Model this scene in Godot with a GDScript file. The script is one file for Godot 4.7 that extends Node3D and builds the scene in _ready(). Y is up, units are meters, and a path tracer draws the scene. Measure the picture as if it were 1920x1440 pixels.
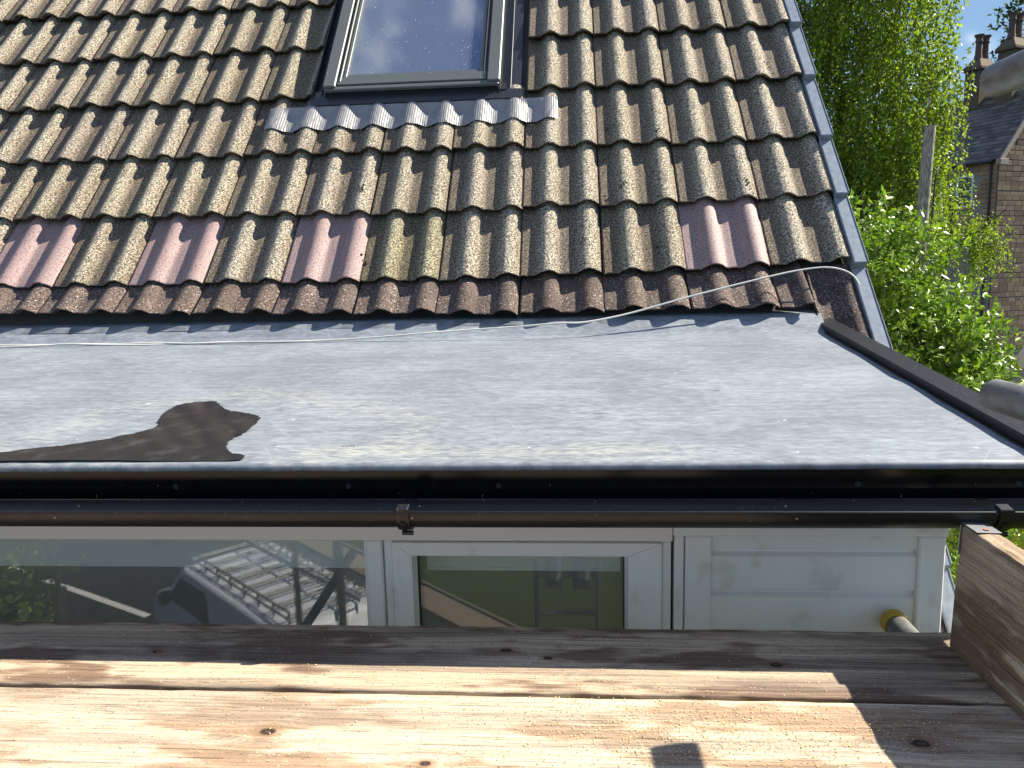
extends Node3D
# A dormer roof, its scaffold and what stands round it. Units are metres, y up; the lens is at x = 0, z = 0.

const CY := 7.0                      # height of the lens above the ground
const SLOPE := 0.8663                # pitch of the main roof
const GAUGE := 0.352                 # exposed length of a tile course
const ROLL := 0.15                   # distance between two rolls of a tile
const ROLL0 := -2.03                 # where roll number 0 lies
const WALL_Z := -1.62
var SN := sin(SLOPE)
var CS := cos(SLOPE)
var rng := RandomNumberGenerator.new()
var wob := FastNoiseLite.new()
var M := {}
var taken := {}


class MB:
	var v := PackedVector3Array()
	var n := PackedVector3Array()
	var t := PackedVector2Array()
	var c := PackedColorArray()
	var i := PackedInt32Array()
	var col := Color(1, 1, 1)

	func vert(p: Vector3, nn: Vector3, uv: Vector2) -> int:
		v.append(p); n.append(nn); t.append(uv); c.append(col)
		return v.size() - 1

	# corners counter-clockwise seen from outside
	func quad(a: Vector3, b: Vector3, cc: Vector3, d: Vector3, ua := Vector2(0, 0), ub := Vector2(1, 0), uc := Vector2(1, 1), ud := Vector2(0, 1)) -> void:
		var nn := (b - a).cross(d - a)
		if nn.length_squared() < 1e-16:
			nn = (cc - b).cross(d - b)
		nn = nn.normalized()
		var k := vert(a, nn, ua)
		vert(b, nn, ub); vert(cc, nn, uc); vert(d, nn, ud)
		i.append_array([k, k + 2, k + 1, k, k + 3, k + 2])

	func tri(a: Vector3, b: Vector3, cc: Vector3, ua := Vector2.ZERO, ub := Vector2.RIGHT, uc := Vector2.DOWN) -> void:
		var nn := (b - a).cross(cc - a).normalized()
		var k := vert(a, nn, ua)
		vert(b, nn, ub); vert(cc, nn, uc)
		i.append_array([k, k + 2, k + 1])

	func flat(p: Vector3, ax: int) -> Vector2:
		return Vector2(p.z, p.y) if ax == 0 else (Vector2(p.x, p.z) if ax == 1 else Vector2(p.x, p.y))

	# chamfered box; uv in metres
	func box(tr: Transform3D, size: Vector3, bev := 0.0, uvo := Vector2.ZERO) -> void:
		var h := size * 0.5
		var b: float = min(bev, min(h.x, min(h.y, h.z)) * 0.9)
		for ax in 3:
			var a1 := (ax + 1) % 3
			var a2 := (ax + 2) % 3
			for sg in [-1.0, 1.0]:
				var q := []
				for k in [[-1, -1], [1, -1], [1, 1], [-1, 1]]:
					var p := Vector3.ZERO
					p[ax] = sg * h[ax]
					p[a1] = k[0] * (h[a1] - b) * sg
					p[a2] = k[1] * (h[a2] - b)
					q.append(p)
				quad(tr * q[0], tr * q[1], tr * q[2], tr * q[3], flat(q[0], ax) + uvo, flat(q[1], ax) + uvo, flat(q[2], ax) + uvo, flat(q[3], ax) + uvo)
		if b <= 0.0:
			return
		for ax in 3:                     # twelve edges, each along ax
			var a1 := (ax + 1) % 3
			var a2 := (ax + 2) % 3
			for s1 in [-1.0, 1.0]:
				for s2 in [-1.0, 1.0]:
					var p0 := Vector3.ZERO
					var p1 := Vector3.ZERO
					p0[a1] = s1 * h[a1]; p0[a2] = s2 * (h[a2] - b)
					p1[a1] = s1 * (h[a1] - b); p1[a2] = s2 * h[a2]
					var e := Vector3.ZERO
					e[ax] = h[ax] - b
					var qa := p0 - e
					var qb := p0 + e
					var qc := p1 + e
					var qd := p1 - e
					if (qb - qa).cross(qd - qa).dot(p0) < 0.0:
						var sw := qb
						qb = qd
						qd = sw
					quad(tr * qa, tr * qb, tr * qc, tr * qd, flat(qa, ax) + uvo, flat(qb, ax) + uvo, flat(qc, ax) + uvo, flat(qd, ax) + uvo)
		for sx in [-1.0, 1.0]:
			for sy in [-1.0, 1.0]:
				for sz in [-1.0, 1.0]:
					var pa := Vector3(sx * h.x, sy * (h.y - b), sz * (h.z - b))
					var pb := Vector3(sx * (h.x - b), sy * h.y, sz * (h.z - b))
					var pc := Vector3(sx * (h.x - b), sy * (h.y - b), sz * h.z)
					if (pb - pa).cross(pc - pa).dot(pa) < 0.0:
						tri(tr * pa, tr * pc, tr * pb)
					else:
						tri(tr * pa, tr * pb, tr * pc)

	func cuboid(lo: Vector3, hi: Vector3, bev := 0.0) -> void:
		box(Transform3D(Basis(), (lo + hi) * 0.5), hi - lo, bev, Vector2(lo.x, lo.z))

	# smooth grid of nu x nv points (index u * nv + v); flip turns it inside out
	func grid(p: PackedVector3Array, uv: PackedVector2Array, cols: PackedColorArray, nu: int, nv: int, flip := false, closed := false) -> void:
		var k := v.size()
		for a in nu:
			for b in nv:
				var a0 := (a - 1 + nu) % nu if closed else maxi(a - 1, 0)
				var a1 := (a + 1) % nu if closed else mini(a + 1, nu - 1)
				var du := p[a1 * nv + b] - p[a0 * nv + b]
				var dv := p[a * nv + mini(b + 1, nv - 1)] - p[a * nv + maxi(b - 1, 0)]
				var nn := du.cross(dv)
				nn = nn.normalized() if nn.length_squared() > 1e-18 else Vector3.UP
				v.append(p[a * nv + b]); n.append(-nn if flip else nn)
				t.append(uv[a * nv + b] if uv.size() else Vector2(p[a * nv + b].x, p[a * nv + b].z))
				c.append(cols[a * nv + b] if cols.size() else col)
		for a in (nu if closed else nu - 1):
			for b in nv - 1:
				var q0 := k + a * nv + b
				var q1 := k + ((a + 1) % nu) * nv + b
				if flip:
					i.append_array([q0, q1, q1 + 1, q0, q1 + 1, q0 + 1])
				else:
					i.append_array([q0, q1 + 1, q1, q0, q0 + 1, q1 + 1])

	# round bar along points
	func tube(pts: PackedVector3Array, r: float, sides := 12, caps := true, rr := PackedFloat32Array()) -> void:
		var ring := PackedVector3Array()
		var uv := PackedVector2Array()
		var m := pts.size()
		ring.resize(sides * m); uv.resize(sides * m)
		var side := Vector3.ZERO
		var run := 0.0
		var ends := []
		for k in m:
			var d := (pts[mini(k + 1, m - 1)] - pts[maxi(k - 1, 0)]).normalized()
			if side == Vector3.ZERO:
				side = d.cross(Vector3.UP if absf(d.y) < 0.9 else Vector3.RIGHT).normalized()
			side = (side - d * side.dot(d)).normalized()
			var up := side.cross(d)
			if k > 0:
				run += pts[k].distance_to(pts[k - 1])
			var rad := r if rr.is_empty() else rr[k]
			for a in sides:
				var w := TAU * a / sides
				ring[a * m + k] = pts[k] + (side * cos(w) + up * sin(w)) * rad
				uv[a * m + k] = Vector2(absf(float(a) / sides - 0.5) * 2.0 * rad * 3.1, run)
			ends.append([side, up, d, rad])
		grid(ring, uv, PackedColorArray(), sides, m, true, true)
		if caps:
			for e in [0, m - 1]:
				for a in sides:
					var p0: Vector3 = ring[a * m + e]
					var p1: Vector3 = ring[((a + 1) % sides) * m + e]
					if e == 0:
						tri(pts[e], p1, p0)
					else:
						tri(pts[e], p0, p1)

	# a profile of (z, y) points swept along x; outside lies to the right of the profile's direction unless flipped
	func sweep_x(prof: Array, x0: float, x1: float, flip := false, cap := true) -> void:
		for k in prof.size() - 1:
			var a: Vector2 = prof[k]
			var b: Vector2 = prof[k + 1]
			var p := [Vector3(x0, a.y, a.x), Vector3(x1, a.y, a.x), Vector3(x1, b.y, b.x), Vector3(x0, b.y, b.x)]
			var l := (b - a).length()
			var u0 := float(k) * 0.03
			if flip:
				quad(p[3], p[2], p[1], p[0], Vector2(x0, u0 + l), Vector2(x1, u0 + l), Vector2(x1, u0), Vector2(x0, u0))
			else:
				quad(p[0], p[1], p[2], p[3], Vector2(x0, u0), Vector2(x1, u0), Vector2(x1, u0 + l), Vector2(x0, u0 + l))
		if cap:
			var poly := PackedVector2Array()
			for q in prof:
				poly.append(q)
			var ix := Geometry2D.triangulate_polygon(poly)
			for k in range(0, ix.size(), 3):
				var q0 := poly[ix[k]]
				var q1 := poly[ix[k + 1]]
				var q2 := poly[ix[k + 2]]
				for e in [[x0, -1.0], [x1, 1.0]]:
					var a3 := Vector3(e[0], q0.y, q0.x)
					var b3 := Vector3(e[0], q1.y, q1.x)
					var c3 := Vector3(e[0], q2.y, q2.x)
					if (b3 - a3).cross(c3 - a3).x * e[1] > 0.0:
						tri(a3, b3, c3)
					else:
						tri(a3, c3, b3)

	func mesh(shift: Vector3) -> ArrayMesh:
		var vv := v
		if shift != Vector3.ZERO:
			vv = PackedVector3Array()
			vv.resize(v.size())
			for k in v.size():
				vv[k] = v[k] - shift
		var arr := []
		arr.resize(Mesh.ARRAY_MAX)
		arr[Mesh.ARRAY_VERTEX] = vv
		arr[Mesh.ARRAY_NORMAL] = n
		arr[Mesh.ARRAY_TEX_UV] = t
		arr[Mesh.ARRAY_COLOR] = c
		arr[Mesh.ARRAY_INDEX] = i
		var me := ArrayMesh.new()
		me.add_surface_from_arrays(Mesh.PRIMITIVE_TRIANGLES, arr)
		return me


func W(x: float, y: float, z: float) -> Vector3:      # y measured from the lens
	return Vector3(x, y + CY, z)


func RP(x: float, s: float, off := 0.0) -> Vector3:   # a point of the main roof: across, up the slope, out of it
	return Vector3(x, CY - 0.181 + s * SN + off * CS, -2.684 - s * CS + off * SN)


func numbered(called: String) -> String:
	taken[called] = taken.get(called, -1) + 1
	return called if taken[called] == 0 else "%s_%03d" % [called, taken[called]]


func tag(o: Node, label: String, category: String, group := "") -> void:
	o.set_meta("label", label)
	o.set_meta("category", category)
	if group:
		o.set_meta("group", group)


func thing(called: String, label: String, category: String, at: Vector3, group := "") -> Node3D:
	var o := Node3D.new()
	o.name = numbered(called)
	add_child(o, true)
	o.position = at
	o.set_meta("org", at)
	tag(o, label, category, group)
	return o


func origin(o: Node) -> Vector3:
	return o.get_meta("org") if o.has_meta("org") else Vector3.ZERO


# mesh built in world coordinates, put under a thing or a part
func part(called: String, mb: MB, m: Material, parent: Node) -> MeshInstance3D:
	var o := MeshInstance3D.new()
	o.name = called
	o.mesh = mb.mesh(origin(parent))
	o.material_override = m
	o.set_meta("org", origin(parent))
	parent.add_child(o, true)
	return o


# a thing that is one mesh
func single(called: String, mb: MB, m: Material, at: Vector3, label: String, category: String, group := "") -> MeshInstance3D:
	var o := MeshInstance3D.new()
	o.name = numbered(called)
	o.mesh = mb.mesh(at)
	o.material_override = m
	o.position = at
	o.set_meta("org", at)
	add_child(o, true)
	tag(o, label, category, group)
	return o


func ground_piece(called: String, mb: MB, m: Material) -> MeshInstance3D:
	var o := MeshInstance3D.new()
	o.name = numbered(called)
	o.mesh = mb.mesh(Vector3.ZERO)
	o.material_override = m
	o.set_meta("kind", "structure")
	add_child(o, true)
	return o


func lin(r: float, g: float, b: float) -> Color:
	return Color(r, g, b).linear_to_srgb()


func mat(c: Color, rough := 0.6, metal := 0.0, spec := 0.5) -> StandardMaterial3D:
	var m := StandardMaterial3D.new()
	m.albedo_color = c
	m.roughness = rough
	m.metallic = metal
	m.metallic_specular = spec
	return m


func noise_tex(size: int, freq: float, stops: Array, octaves := 4, sd := 1, bump := false) -> NoiseTexture2D:
	var nz := FastNoiseLite.new()
	nz.noise_type = FastNoiseLite.TYPE_SIMPLEX_SMOOTH
	nz.seed = sd
	nz.frequency = freq
	nz.fractal_octaves = octaves
	var t := NoiseTexture2D.new()
	t.width = size
	t.height = size
	t.seamless = true
	t.noise = nz
	if not bump and stops.size():
		var g := Gradient.new()
		g.offsets = PackedFloat32Array(stops.map(func(s): return s[0]))
		g.colors = PackedColorArray(stops.map(func(s): return s[1]))
		t.color_ramp = g
	return t


func noise_bytes(w: int, h: int, freq: float, octaves: int, sd: int, type := FastNoiseLite.TYPE_SIMPLEX_SMOOTH) -> PackedByteArray:
	var nz := FastNoiseLite.new()
	nz.noise_type = type
	nz.seed = sd
	nz.frequency = freq
	nz.fractal_octaves = octaves
	var im := nz.get_seamless_image(w, h)
	im.convert(Image.FORMAT_L8)
	return im.get_data()


func tex(w: int, h: int, data: PackedByteArray) -> ImageTexture:
	return ImageTexture.create_from_image(Image.create_from_data(w, h, false, Image.FORMAT_RGB8, data))


func b8(x: float) -> int:
	return clampi(int(x), 0, 255)


# ---------------------------------------------------------------- surfaces

# sand-faced concrete: cream, grey and brown patches, fine grains, dark pits, a few pale lichen discs
func concrete_texture(sd: int, pale: Vector3, mid: Vector3, dark: Vector3, grain: float, lichen: float, dirt := 0.0) -> Array:
	var s := 1024
	var big := noise_bytes(s, s, 0.006, 4, sd)
	var med := noise_bytes(s, s, 0.03, 4, sd + 1)
	var fine := noise_bytes(s, s, 0.16, 2, sd + 2)
	var mot := noise_bytes(s, s, 0.055, 3, sd + 5)
	var cell := noise_bytes(s, s, 0.045, 2, sd + 3)
	var r := RandomNumberGenerator.new()
	r.seed = sd
	var out := PackedByteArray()
	var hgt := PackedByteArray()
	out.resize(s * s * 3)
	hgt.resize(s * s)
	for k in s * s:
		var a := (big[k] - 128) / 60.0
		var b := (med[k] - 128) / 50.0
		var f := (fine[k] - 128) / 70.0
		var w := r.randf() - 0.5
		var g := a * 0.34 + b * 0.24
		var col := mid.lerp(pale, clampf(g * 0.8 + 0.15, 0.0, 1.0)) if g > -0.2 else mid.lerp(dark, clampf((-g - 0.2) * 0.9, 0.0, 1.0))
		var mo := (mot[k] - 128) / 60.0
		var sp := 1.0 + grain * (f * 0.8 + w * 0.9 + mo * 0.5)
		if mo < -0.75:
			sp *= 0.78
		if f < -0.66 and w < 0.2:
			sp *= 0.62
		elif f > 0.8:
			sp *= 1.15
		if dirt > 0.0:                     # brown dirt and algae lodged in the pans between the rolls; four rolls to a texture
			var d := absf(fposmod((k % s) * 4.0 / s + 0.5, 1.0) - 0.5) * 0.15
			var e := smoothstep(0.030, 0.052, d + 0.011 * b + 0.012 * f + 0.010 * a + 0.012 * w)
			col = col.lerp(dark * Vector3(1.0, 0.93, 0.86), e * dirt)
			if e < 0.4 and b + f * 0.8 > 0.95:
				col = col.lerp(Vector3(206, 196, 168), 0.5)
			if b < -0.95 and f < -0.1:
				col *= 0.62
		col *= sp
		var li := (cell[k] - 128) / 60.0 + f * 0.45
		if li > 1.32 - lichen:
			col = col.lerp(Vector3(205, 203, 190) * (1.0 + 0.25 * w + 0.1 * f), 0.8)
		out[k * 3] = b8(col.x); out[k * 3 + 1] = b8(col.y); out[k * 3 + 2] = b8(col.z)
		hgt[k] = b8(128 + f * 55 + w * 60 + b * 14)
	var hi := ImageTexture.create_from_image(Image.create_from_data(s, s, false, Image.FORMAT_L8, hgt))
	return [tex(s, s, out), hi]


# sawn timber, grain along u; knots bend it
func wood_texture(sd: int, w: int, h: int, lx: float, ly: float, pale: Vector3, tan: Vector3, grey: Vector3, stain_at: float, weather: float, amp := 0.26) -> Array:
	var r := RandomNumberGenerator.new()
	r.seed = sd
	var nz := FastNoiseLite.new()
	nz.seed = sd
	nz.frequency = 1.0
	nz.fractal_octaves = 2
	var nf := FastNoiseLite.new()
	nf.seed = sd + 9
	nf.frequency = 1.0
	nf.fractal_octaves = 2
	var knots := []
	for k in int(lx * 2.2):
		knots.append(Vector3(r.randf() * lx, r.randf_range(0.02, ly - 0.02), r.randf_range(0.005, 0.012)))
	var out := PackedByteArray()
	var hgt := PackedByteArray()
	out.resize(w * h * 3)
	hgt.resize(w * h)
	for x in w:
		var xm := lx * x / w
		var near := []
		for k in knots:
			if absf(k.x - xm) < 0.13:
				near.append(k)
		for y in h:
			var ym := ly * y / h
			var vv := ym + 0.006 * nz.get_noise_2d(xm * 1.6, ym * 7.0)
			var kn := 9.0
			for k in near:
				var dx: float = xm - k.x
				var dy: float = ym - k.y
				vv -= signf(dy) * k.z * 1.3 * exp(-dx * dx / 0.0016) * exp(-absf(dy) / 0.03)
				kn = minf(kn, sqrt(dx * dx * 0.45 + dy * dy) / k.z)
			var g := nz.get_noise_2d(xm * 1.3, vv * 150.0)
			var f := nf.get_noise_2d(xm * 2.6, vv * 420.0)
			var st := nz.get_noise_2d(xm * 2.1 + 40.0, ym * 9.0 + 7.0) + 0.5 * nf.get_noise_2d(xm * 9.0, ym * 30.0)
			var wn := r.randf() - 0.5
			var t := smoothstep(stain_at - 0.25, stain_at + 0.3, st)
			var col := pale.lerp(tan, t)
			col = col.lerp(grey, weather * smoothstep(-0.3, 0.5, nz.get_noise_2d(xm * 0.9 + 9.0, ym * 14.0)))
			col *= 1.0 + amp * g + 0.14 * f + 0.14 * wn
			if f < -0.46:
				col *= 0.8
			if kn < 1.0:
				col = Vector3(62, 45, 34) * (1.0 + 0.5 * sin(kn * 9.0) + 0.3 * wn)
			elif kn < 2.6:
				col = col.lerp(Vector3(120, 86, 58), 0.55 * (2.6 - kn) / 1.6)
			if wn > 0.4985:
				col = Vector3(225, 220, 205)
			elif wn < -0.4975:
				col *= 0.35
			var k3 := (y * w + x) * 3
			out[k3] = b8(col.x); out[k3 + 1] = b8(col.y); out[k3 + 2] = b8(col.z)
			hgt[y * w + x] = b8(128 + g * 70 + f * 60 + wn * 18)
	return [tex(w, h, out), ImageTexture.create_from_image(Image.create_from_data(w, h, false, Image.FORMAT_L8, hgt))]


# weathered rubber sheet: chalky brushed bloom, tide marks where water stood, scuffs and specks
func sheet_texture() -> ImageTexture:
	var w := 2048
	var h := 768
	var x0 := -2.9
	var lx := 3.8
	var z0 := -2.75
	var lz := 1.42
	var a := FastNoiseLite.new()
	a.seed = 31
	a.frequency = 1.0
	a.fractal_octaves = 4
	var b := FastNoiseLite.new()
	b.seed = 52
	b.frequency = 1.0
	b.fractal_octaves = 3
	var r := RandomNumberGenerator.new()
	r.seed = 5
	var out := PackedByteArray()
	out.resize(w * h * 3)
	var base := Vector3(104, 111, 119)
	var chalk := Vector3(148, 156, 163)
	var lime := Vector3(172, 172, 156)
	for y in h:
		var z := z0 + lz * y / h
		for x in w:
			var xm := x0 + lx * x / w
			var big := a.get_noise_2d(xm * 2.2, z * 2.6)
			var sw := b.get_noise_2d(xm * 7.0 + big * 2.0, z * 34.0)
			var fi := a.get_noise_2d(xm * 26.0, z * 110.0)
			var wn := r.randf() - 0.5
			var t := 0.34 + 0.36 * big + 0.36 * sw + 0.46 * fi
			var col := base.lerp(chalk, clampf(t, 0.0, 1.0))
			# lime left round the puddle and along the low edge
			var d := Vector2((xm + 0.78) / 0.42, (z + 1.60) / 0.30).length() + 0.35 * big + 0.18 * sw
			var ring := exp(-pow((d - 0.98) * 5.0, 2.0))
			var low := exp(-pow((z + 1.46 - 0.02 * sw) / 0.045, 2.0)) * smoothstep(-0.75, -0.3, xm) * smoothstep(0.5, 0.0, xm)
			var mid := exp(-pow((xm - 0.02 - 0.1 * sw) / 0.16, 2.0)) * smoothstep(-2.45, -2.0, z) * 0.6
			col = col.lerp(lime, clampf((ring * 0.4 + low * 0.5 + mid * 0.25) * (0.5 + 0.9 * fi + 0.5 * sw), 0.0, 0.6))
			col *= 1.0 + 0.07 * wn + 0.06 * b.get_noise_2d(xm * 30.0, z * 420.0)
			var k := (y * w + x) * 3
			out[k] = b8(col.x); out[k + 1] = b8(col.y); out[k + 2] = b8(col.z)
	var im := Image.create_from_data(w, h, false, Image.FORMAT_RGB8, out)
	# scratches and splashes
	for n in 420:
		var p := Vector2(r.randf() * w, r.randf() * h)
		var dir := Vector2.from_angle(r.randfn(0.15, 0.7))
		var len_ := int(r.randf_range(10, 130))
		var tone := Color8(166, 170, 174) if r.randf() < 0.7 else Color8(100, 105, 116)
		for s in len_:
			var q := p + dir * s
			if q.x >= 0 and q.y >= 0 and q.x < w and q.y < h:
				im.set_pixel(int(q.x), int(q.y), im.get_pixel(int(q.x), int(q.y)).lerp(tone, 0.4))
	for n in 150:
		var p := Vector2(r.randf() * w, h * (1.0 - pow(r.randf(), 2.0)))
		var rad := r.randf_range(0.4, 1.6) if r.randf() < 0.92 else r.randf_range(1.6, 3.6)
		for dx in range(-8, 9):
			for dy in range(-5, 6):
				var q := Vector2(dx, dy * 1.5)
				if q.length() < rad + r.randf() and p.x + dx >= 0 and p.x + dx < w and p.y + dy >= 0 and p.y + dy < h:
					im.set_pixel(int(p.x + dx), int(p.y + dy), Color8(186, 186, 178))
	for m in [Vector2(0.063, -1.709), Vector2(-0.698, -1.768), Vector2(-1.465, -2.358), Vector2(-0.45, -1.5), Vector2(0.35, -1.9)]:
		var p := Vector2((m.x - x0) / lx * w, (m.y - z0) / lz * h)
		for n in 40:
			var q := p + Vector2(r.randfn(0, 5.0), r.randfn(0, 2.0))
			im.set_pixel(clampi(int(q.x), 0, w - 1), clampi(int(q.y), 0, h - 1), Color8(52, 54, 58))
	return ImageTexture.create_from_image(im)


# black plastic with specks of mortar and dried splashes
func speck_texture(sd: int, base: Vector3, much: float) -> ImageTexture:
	var s := 1024
	var med := noise_bytes(s, s, 0.02, 3, sd)
	var r := RandomNumberGenerator.new()
	r.seed = sd
	var out := PackedByteArray()
	out.resize(s * s * 3)
	for k in s * s:
		var col := base * (1.0 + (med[k] - 128) / 260.0 + 0.12 * (r.randf() - 0.5))
		out[k * 3] = b8(col.x); out[k * 3 + 1] = b8(col.y); out[k * 3 + 2] = b8(col.z)
	var im := Image.create_from_data(s, s, false, Image.FORMAT_RGB8, out)
	for n in int(900 * much):
		var p := Vector2i(r.randi_range(4, s - 5), r.randi_range(4, s - 5))
		var rad := r.randf_range(0.4, 1.6) if r.randf() < 0.93 else r.randf_range(2.0, 4.0)
		var tone := r.randf_range(0.35, 0.75)
		for dx in range(-4, 5):
			for dy in range(-4, 5):
				if Vector2(dx, dy).length() < rad * r.randf_range(0.7, 1.1):
					im.set_pixel(p.x + dx, p.y + dy, Color(tone, tone, tone * 0.95))
	return ImageTexture.create_from_image(im)


func make_materials() -> void:
	var ct := concrete_texture(11, Vector3(166, 157, 139), Vector3(130, 122, 107), Vector3(76, 70, 61), 0.56, -0.16, 0.66)
	var m := mat(Color(1, 1, 1), 0.92)
	m.albedo_texture = ct[0]
	m.heightmap_enabled = true
	m.heightmap_texture = ct[1]
	m.heightmap_scale = 0.16
	m.vertex_color_use_as_albedo = true
	m.uv1_scale = Vector3(1.0 / 0.6, 1.0 / 0.6, 1)
	m.texture_filter = BaseMaterial3D.TEXTURE_FILTER_LINEAR
	M.tile = m
	var bt := concrete_texture(23, Vector3(108, 93, 84), Vector3(83, 70, 64), Vector3(56, 48, 44), 0.4, -0.02)
	m = m.duplicate()
	m.albedo_texture = bt[0]
	m.heightmap_texture = bt[1]
	M.brown_tile = m
	var pt := concrete_texture(37, Vector3(152, 131, 127), Vector3(146, 124, 121), Vector3(138, 117, 114), 0.07, -0.9)
	m = m.duplicate()
	m.albedo_texture = pt[0]
	m.heightmap_texture = pt[1]
	m.heightmap_scale = 0.03
	m.roughness = 0.72
	M.pink_tile = m
	m = mat(Color(1, 1, 1), 0.5)
	m.albedo_texture = sheet_texture()
	m.uv1_scale = Vector3(1.0 / 3.8, 1.0 / 1.42, 1)
	m.uv1_offset = Vector3(2.9 / 3.8, 2.75 / 1.42, 0)
	m.texture_repeat = false
	M.sheet = m
	m = mat(Color(1, 1, 1), 0.42)
	m.albedo_texture = noise_tex(512, 0.012, [[0.2, Color8(88, 94, 102)], [0.5, Color8(102, 108, 115)], [0.8, Color8(130, 135, 138)]], 5, 8)
	m.uv1_triplanar = true
	m.uv1_scale = Vector3(2.5, 6, 2.5)
	M.flashing = m
	m = mat(Color(1, 1, 1), 0.12, 0.0, 0.19)
	m.albedo_texture = noise_tex(512, 0.012, [[0.3, Color8(33, 33, 37)], [0.6, Color8(37, 37, 41)], [0.9, Color8(58, 57, 60)]], 5, 33)
	m.heightmap_enabled = true
	m.heightmap_texture = noise_tex(512, 0.008, [], 3, 77, true)
	m.heightmap_scale = 0.01
	m.uv1_scale = Vector3(2, 2, 1)
	M.puddle = m
	m = mat(Color(1, 1, 1), 0.5)
	m.albedo_texture = speck_texture(3, Vector3(23, 24, 28), 1.1)
	m.uv1_triplanar = true
	m.uv1_scale = Vector3(2.2, 2.2, 2.2)
	M.black_specked = m
	m = mat(Color(1, 1, 1), 0.16)
	m.albedo_texture = speck_texture(4, Vector3(10, 11, 14), 0.12)
	m.uv1_triplanar = true
	m.uv1_scale = Vector3(1.3, 1.3, 1.3)
	M.fascia = m
	m = mat(Color(1, 1, 1), 0.38)
	m.albedo_texture = speck_texture(6, Vector3(19, 19, 20), 0.5)
	m.uv1_triplanar = true
	m.uv1_scale = Vector3(1.5, 1.5, 1.5)
	M.gutter = m
	m = mat(Color(1, 1, 1), 0.34)
	m.albedo_texture = noise_tex(512, 0.01, [[0.08, Color8(218, 215, 207)], [0.3, Color8(234, 232, 227)], [0.8, Color8(238, 236, 231)]], 5, 15)
	m.uv1_triplanar = true
	m.uv1_scale = Vector3(1.6, 1.6, 1.6)
	M.upvc = m
	m = mat(lin(0.84, 0.77, 0.70), 0.5)
	M.cream = m
	M.seal = mat(lin(0.02, 0.02, 0.02), 0.6)
	m = mat(Color(0.75, 0.86, 0.84, 0.04), 0.0)
	m.transparency = BaseMaterial3D.TRANSPARENCY_ALPHA
	m.metallic_specular = 0.5
	M.glass = m
	m = m.duplicate()
	m.metallic = 0.06
	m.albedo_color = Color(0.9, 0.89, 0.85, 0.04)
	M.coated_glass = m
	m = m.duplicate()
	m.metallic = 0.08
	m.albedo_color = Color(0.72, 0.8, 0.95, 0.04)
	M.roof_glass = m
	M.blind = mat(lin(0.74, 0.77, 0.74), 0.9)
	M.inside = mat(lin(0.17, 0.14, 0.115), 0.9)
	M.verge = mat(Color8(112, 124, 138), 0.33)
	m = mat(Color(1, 1, 1), 0.33)
	m.albedo_texture = noise_tex(512, 0.02, [[0.2, Color8(118, 127, 136)], [0.55, Color8(132, 142, 152)], [0.85, Color8(140, 149, 158)]], 4, 41)
	m.uv1_triplanar = true
	m.uv1_scale = Vector3(3, 3, 3)
	M.verge = m
	M.sky_frame = mat(lin(0.125, 0.138, 0.128), 0.4, 0.2)
	M.sky_dark = mat(lin(0.035, 0.041, 0.048), 0.36, 0.3)
	M.apron = mat(lin(0.27, 0.268, 0.262), 0.42, 0.3)
	M.silver = mat(lin(0.42, 0.43, 0.44), 0.4, 0.8)
	M.deck = mat(lin(0.08, 0.074, 0.068), 0.9)
	m = mat(Color(1, 1, 1), 0.45, 0.55)
	m.albedo_texture = noise_tex(512, 0.025, [[0.1, Color8(98, 94, 88)], [0.4, Color8(116, 116, 113)], [0.85, Color8(136, 138, 139)]], 5, 61)
	m.uv1_triplanar = true
	m.uv1_scale = Vector3(3.2, 3.2, 1.2)
	M.galv = m
	M.yellow = mat(lin(0.55, 0.36, 0.02), 0.5)
	M.cable = mat(lin(0.66, 0.65, 0.58), 0.55)
	M.render_wall = mat(lin(0.5, 0.47, 0.42), 0.9)
	var ws := [
		wood_texture(101, 2048, 160, 3.8, 0.24, Vector3(178, 160, 135), Vector3(116, 94, 75), Vector3(100, 87, 76), 0.15, 0.6, 0.18),
		wood_texture(202, 2048, 160, 3.8, 0.24, Vector3(186, 171, 147), Vector3(150, 125, 100), Vector3(138, 125, 110), 0.16, 0.5, 0.16),
		wood_texture(303, 768, 192, 1.3, 0.24, Vector3(186, 168, 140), Vector3(122, 98, 72), Vector3(138, 122, 102), 0.08, 0.6, 0.15),
	]
	for k in 3:
		m = mat(Color(1, 1, 1), 0.85)
		m.albedo_texture = ws[k][0]
		m.heightmap_enabled = true
		m.heightmap_texture = ws[k][1]
		m.heightmap_scale = 0.12
		m.uv1_scale = Vector3(1.0 / (3.8 if k < 2 else 1.3), 1.0 / 0.24, 1)
		M["wood%d" % k] = m
	m = mat(lin(0.72, 0.58, 0.30), 0.9)
	M.sawdust = m
	M.moss = mat(lin(0.035, 0.024, 0.010), 0.95)
	m = mat(Color(1, 1, 1), 0.5)
	m.vertex_color_use_as_albedo = true
	m.backlight_enabled = true
	m.backlight = Color(1.0, 1.0, 0.8)
	M.leaf = m
	m = mat(Color(1, 1, 1), 0.42)
	m.vertex_color_use_as_albedo = true
	m.backlight_enabled = true
	m.backlight = Color(0.75, 0.8, 0.5)
	M.gloss_leaf = m
	M.bark = mat(lin(0.10, 0.085, 0.065), 0.9)
	m = mat(Color(1, 1, 1), 0.9)
	m.albedo_texture = noise_tex(512, 0.02, [[0.2, Color8(96, 88, 78)], [0.5, Color8(150, 142, 128)], [0.85, Color8(184, 178, 164)]], 5, 91)
	m.uv1_triplanar = true
	m.uv1_scale = Vector3(6, 0.7, 6)
	M.pole = m
	m = mat(Color(1, 1, 1), 0.95)
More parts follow.
